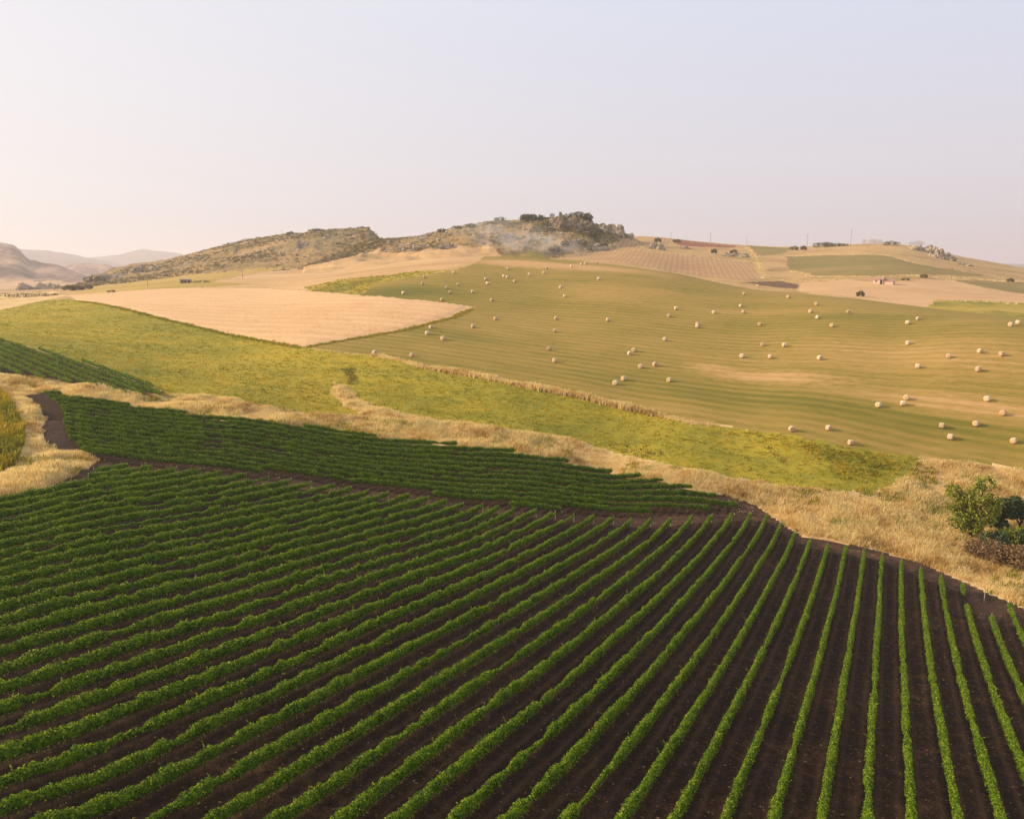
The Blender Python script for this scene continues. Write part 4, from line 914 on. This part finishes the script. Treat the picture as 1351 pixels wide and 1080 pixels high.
# weeds along the far field margins
FX = []; 
for ln in ([(735,340),(800,327),(851,331),(900,336),(994,346)], [(984,324),(996,338),(1007,367)], [(1040,357),(1075,365),(1164,366),(1256,367),(1351,371)], [(1007,367),(1056,372),(1110,369)], [(831,312),(857,330)], [(1232,397),(1300,398),(1351,402)], [(831,311),(899,319),(973,325)], [(1037,337),(1164,336),(1202,346)]):
    for (a, b_), (c, d_) in zip(ln[:-1], ln[1:]):
        p, q = at(a, b_)[:2], at(c, d_)[:2]; n = int(min(np.linalg.norm(q - p), 400) * 1.2); t = rng.random((n, 1)); FX.append(p + (q - p) * t + rng.normal(0, 1.6, (n, 2)))
FX = np.concatenate(FX)
tufts('margin_weeds', FX[:, 0], FX[:, 1], .2 + .4 * rng.random(len(FX)), .22, DRY, 4, .9, .6, rnd=np.clip(.75 + .3 * rng.normal(size=len(FX)), 0, 1))

# ------------------------------------------------------------------ farmhouse, shed, poles
def plain(name, a, b, sc=3.0): 
    m, nt = newmat(name); co = coords(nt); f = noise(nt, co, sc, 4, .7); return finish(nt, m, ramp(nt, f, [(.3, a), (.7, b)]), .9, f, .4, .03)
WALLM = plain('lime_plaster', (192, 164, 146), (214, 188, 172)); TILE = plain('clay_tiles', (156, 118, 98), (188, 152, 130), 5); DARKM = plain('dark_opening', (40, 34, 32), (60, 50, 46)); STONEM = plain('field_stone', (140, 122, 106), (182, 162, 144), 2)
def gable(b, x0, x1, y0, y1, z0, z1, ov=.25, mi=0):
    ym = (y0 + y1) / 2; x0 -= ov; x1 += ov; y0 -= ov; y1 += ov; t = .16
    V = [(x0,y0,z0),(x1,y0,z0),(x1,ym,z1),(x0,ym,z1),(x0,y1,z0),(x1,y1,z0)]; V += [(a, c, e + t) for a, c, e in V]
    b.add(V, [(0,1,2,3),(3,2,5,4),(6,9,8,7),(9,10,11,8),(0,6,7,1),(4,5,11,10),(0,3,9,6),(3,4,10,9),(1,7,8,2),(2,8,11,5)], mi=mi)
p = at(1158, 374.5); root = empty('farmhouse', p, 'small pale plastered farmhouse with red tiled roof at the edge of the straw field', 'house'); root.rotation_euler.z = math.atan2(-p[0], p[1]) - .25
sc = math.hypot(p[0], p[1]) / FPX
w, h, dp = 11 * sc, 5.0 * sc, 4.6
b = MB(); b.box(-w * .5, w * .5, 0, dp, -.8, h)
V = [(-w * .5, 0, h), (-w * .5, dp, h), (-w * .5, dp / 2, h + .9), (w * .5, 0, h), (w * .5, dp, h), (w * .5, dp / 2, h + .9)]; b.add(V, [(0, 3, 5, 2), (1, 2, 5, 4)], [(0, 2, 1), (3, 4, 5)])
b.build('wall', WALLM, root)
b = MB(); gable(b, -w * .5, w * .5, 0, dp, h + .02, h + .95); rf = b.build('roof', TILE, root)
b = MB(); b.box(-.3, .1, dp * .35, dp * .35 + .45, h + .5, h + 1.7); b.build('chimney', WALLM, rf)
b = MB(); b.box(w * .22, w * .22 + 1.0, -.05, .02, -.1, 2.0); b.build('door', DARKM, root)
b = MB(); b.box(-w * .25, -w * .25 + .7, -.05, .02, 1.0, 1.8); b.build('window', DARKM, root)
b = MB(); b.box(w * .5 + .01, w * .5 + 11 * sc, .5, dp - .3, -.8, h * .62); an = b.build('annex', WALLM, root)
b = MB(); x0, x1 = w * .5 + .01, w * .5 + 11 * sc + .25
V = [(x0, .2, h * .62 + .02), (x1, .2, h * .62 + .02), (x1, dp, h * .62 + .75), (x0, dp, h * .62 + .75)]; V += [(a, c, e + .15) for a, c, e in V]
b.add(V, [(0, 3, 2, 1), (4, 5, 6, 7), (0, 1, 5, 4), (1, 2, 6, 5), (2, 3, 7, 6), (3, 0, 4, 7)]); b.build('annex_roof', TILE, an)
p = at(247, 373.2); root = empty('stone_shed', p, 'low grey stone shed with dark openings on the grass left of the straw fields', 'shed'); root.rotation_euler.z = math.atan2(-p[0], p[1])
sc = math.hypot(p[0], p[1]) / FPX
b = MB(); b.box(-8 * sc, 5 * sc, 0, 4, -.6, 3.6 * sc); b.build('wall', STONEM, root)
b = MB(); V = [(-8.5 * sc, -.3, 3.7 * sc), (5.5 * sc, -.3, 3.62 * sc), (5.5 * sc, 4.3, 4.3 * sc), (-8.5 * sc, 4.3, 4.5 * sc)]; V += [(a, c, e + .2) for a, c, e in V]
b.add(V, [(0, 3, 2, 1), (4, 5, 6, 7), (0, 1, 5, 4), (1, 2, 6, 5), (2, 3, 7, 6), (3, 0, 4, 7)]); b.build('roof', STONEM, root)
for x in (-6.2, -3.0, 1.0):
    b = MB(); b.box(x * sc, (x + 2) * sc, -.06, .02, .1, 2.6 * sc); b.build('opening', DARKM, root)
b = MB(); b.box(5.02 * sc, 12 * sc, .8, 1.5, -.4, 1.3 * sc); b.build('yard_wall', STONEM, root)

POLEM = plain('grey_pole', (120, 108, 104), (146, 134, 128), 1)
for (px, py, h, lab) in [(885,317,10,'thin grey pole on the skyline above the ploughed strip'),(937,321,13,'thin grey pole on the skyline above the red-brown field'),(985,325,13,'thin grey pole on the skyline where the green field begins'),(1064.5,329,18,'thin grey pole on the skyline left of the long shrub belt'),(1122,325,20,'tallest grey pole on the skyline right of the long shrub belt'),(372,312,9,'tiny pole on the skyline of the left rocky hill'),(195,378,14,'thin pole standing in the valley grass at left'),(320,367,10,'thin pole beside the straw field right of the stone shed'),(1255,369,14,'thin pole at the end of the green field right of the farmhouse')]:
    p = at(px, py); sc = math.hypot(p[0], p[1]) / FPX; root = empty('utility_pole', p, lab, 'utility pole', 'utility poles on the skyline and fields')
    b = MB(); b.tube([(0, 0, -.5), (0, 0, h * sc)], [.16, .09], 6); b.build('pole', POLEM, root)
    b = MB(); b.box(-.9, .9, -.06, .06, h * sc - .9, h * sc - .75); b.build('crossarm', POLEM, root)

# ------------------------------------------------------------------ smoke drifting from behind the field crest
a0 = at(745, 334); D = 560.0
def puff_at(px, py, D):
    d = ray(px, py); d = d / d[1] * D; return d
sm, nt = newmat('smoke'); pv = N_(nt, 'ShaderNodeVolumePrincipled'); om = N_(nt, 'ShaderNodeOutputMaterial'); co = coords(nt)
st = N_(nt, 'ShaderNodeVectorMath', operation='MULTIPLY'); st.inputs[1].default_value = (1, 1, 1.6); nt.links.new(co, st.inputs[0])
n1 = noise(nt, st.outputs[0], .09, 4, .6, 1.0)
gd = N_(nt, 'ShaderNodeVectorMath', operation='LENGTH'); sc_ = N_(nt, 'ShaderNodeVectorMath', operation='DIVIDE'); sc_.inputs[1].default_value = (52, 16, 15); nt.links.new(co, sc_.inputs[0]); nt.links.new(sc_.outputs[0], gd.inputs[0])
fall = math_(nt, 'SUBTRACT', 1.0, gd.outputs['Value'], clamp=True)
dn = math_(nt, 'MULTIPLY', math_(nt, 'MULTIPLY', math_(nt, 'SUBTRACT', n1, .42, clamp=True), fall), 0.30)
nt.links.new(dn, pv.inputs['Density']); pv.inputs['Color'].default_value = (.93, .93, .95, 1); pv.inputs['Anisotropy'].default_value = .2
nt.links.new(pv.outputs[0], om.inputs['Volume'])
c = puff_at(690, 317, D); b = MB(); nu, nv = 20, 10
Q, P_ = np.meshgrid(np.arange(nu) * 2 * math.pi / nu, np.linspace(-math.pi / 2, math.pi / 2, nv)); V = np.stack([52 * np.cos(Q) * np.cos(P_), 16 * np.sin(Q) * np.cos(P_), 15 * np.sin(P_)], -1).reshape(-1, 3)
I = np.arange(nu * nv).reshape(nv, nu); b.add(V, np.stack([I[:-1], np.roll(I, -1, 1)[:-1], np.roll(I, -1, 1)[1:], I[1:]], -1).reshape(-1, 4))
so_ = b.build('smoke', sm, loc=c.tolist()); so_.rotation_euler.y = math.radians(12); tag(so_, kind='stuff')
HAZE = 1.75e-4
EXPO = 0.62
SKYV = 5.05

# ------------------------------------------------------------------ light, air, lens
SUN_AZ, SUN_EL = math.radians(-86), math.radians(23)      # azimuth from the view direction, minus is left
sd = Vector((math.sin(SUN_AZ) * math.cos(SUN_EL), math.cos(SUN_AZ) * math.cos(SUN_EL), math.sin(SUN_EL)))
L = bpy.data.lights.new('sun', 'SUN'); L.energy = 3.4; L.angle = math.radians(6.0); L.color = (1.0, 0.81, 0.54)
so = bpy.data.objects.new('sun', L); COL.objects.link(so); so.rotation_euler = sd.to_track_quat('Z', 'Y').to_euler()

W = bpy.data.worlds.new('World'); SC.world = W; W.use_nodes = True; nt = W.node_tree; nt.nodes.clear()
sky = N_(nt, 'ShaderNodeTexSky', sky_type='NISHITA'); sky.sun_disc = False
sky.sun_elevation = SUN_EL; sky.sun_rotation = SUN_AZ; sky.altitude = 300; sky.air_density = 1.0; sky.dust_density = 3.0; sky.ozone_density = 1.0
dv = N_(nt, 'ShaderNodeTexCoord').outputs['Generated']; sp = N_(nt, 'ShaderNodeSeparateXYZ'); nt.links.new(dv, sp.inputs[0])
el = math_(nt, 'MAXIMUM', sp.outputs[2], 0.0)
veil = ramp(nt, el, [(0.0, (214, 205, 212)), (0.12, (221, 214, 223)), (0.3, (214, 222, 242)), (0.6, (190, 211, 246)), (1.0, (150, 185, 240))])
dt = N_(nt, 'ShaderNodeVectorMath', operation='DOT_PRODUCT'); dt.inputs[1].default_value = sd; nt.links.new(dv, dt.inputs[0])
gl = math_(nt, 'POWER', math_(nt, 'MAXIMUM', math_(nt, 'MULTIPLY_ADD', dt.outputs['Value'], 0.5, 0.5), 0.0), 2.1)
veil = mix(nt, math_(nt, 'MULTIPLY', gl, 1.05, clamp=True), veil, (253, 246, 243))
vs = N_(nt, 'ShaderNodeVectorMath', operation='SCALE'); nt.links.new(veil, vs.inputs[0]); vs.inputs['Scale'].default_value = SKYV
ns = N_(nt, 'ShaderNodeVectorMath', operation='SCALE'); nt.links.new(sky.outputs[0], ns.inputs[0]); ns.inputs['Scale'].default_value = 0.09
ad = N_(nt, 'ShaderNodeVectorMath', operation='ADD'); nt.links.new(vs.outputs[0], ad.inputs[0]); nt.links.new(ns.outputs[0], ad.inputs[1])
bg = N_(nt, 'ShaderNodeBackground'); bg.inputs['Strength'].default_value = 0.12
ow = N_(nt, 'ShaderNodeOutputWorld')
nt.links.new(ad.outputs[0], bg.inputs[0]); nt.links.new(bg.outputs[0], ow.inputs[0])

hz = MB(); hz.box(-9300, 9300, -9300, 9300, float(GZ.min()) - 1.0, float(max(GZ.max(), 30)) + 6.0)
hm, nt = newmat('haze_air'); pv = N_(nt, 'ShaderNodeVolumePrincipled'); om = N_(nt, 'ShaderNodeOutputMaterial')
pv.inputs['Density'].default_value = HAZE; pv.inputs['Color'].default_value = (0.89, 0.86, 0.90, 1); pv.inputs['Anisotropy'].default_value = 0.35
nt.links.new(pv.outputs[0], om.inputs['Volume'])
ho = hz.build('haze', hm); tag(ho, kind='stuff')

cam = bpy.data.cameras.new('camera'); cam.sensor_fit = 'HORIZONTAL'; cam.angle = 2 * math.atan(PW / 2 / FPX)
cam.clip_start = 0.5; cam.clip_end = 30000
co_ = bpy.data.objects.new('camera', cam); COL.objects.link(co_); co_.rotation_euler = (math.pi / 2 - PITCH, 0, 0); SC.camera = co_
SC.view_settings.view_transform = 'Standard'; SC.view_settings.look = 'None'; SC.view_settings.exposure = EXPO; SC.view_settings.gamma = 1.0
SC.render.engine = 'CYCLES'
SC.cycles.max_bounces = 6; SC.cycles.diffuse_bounces = 3; SC.cycles.transparent_max_bounces = 8; SC.cycles.volume_bounces = 1
SC.cycles.use_denoising = True
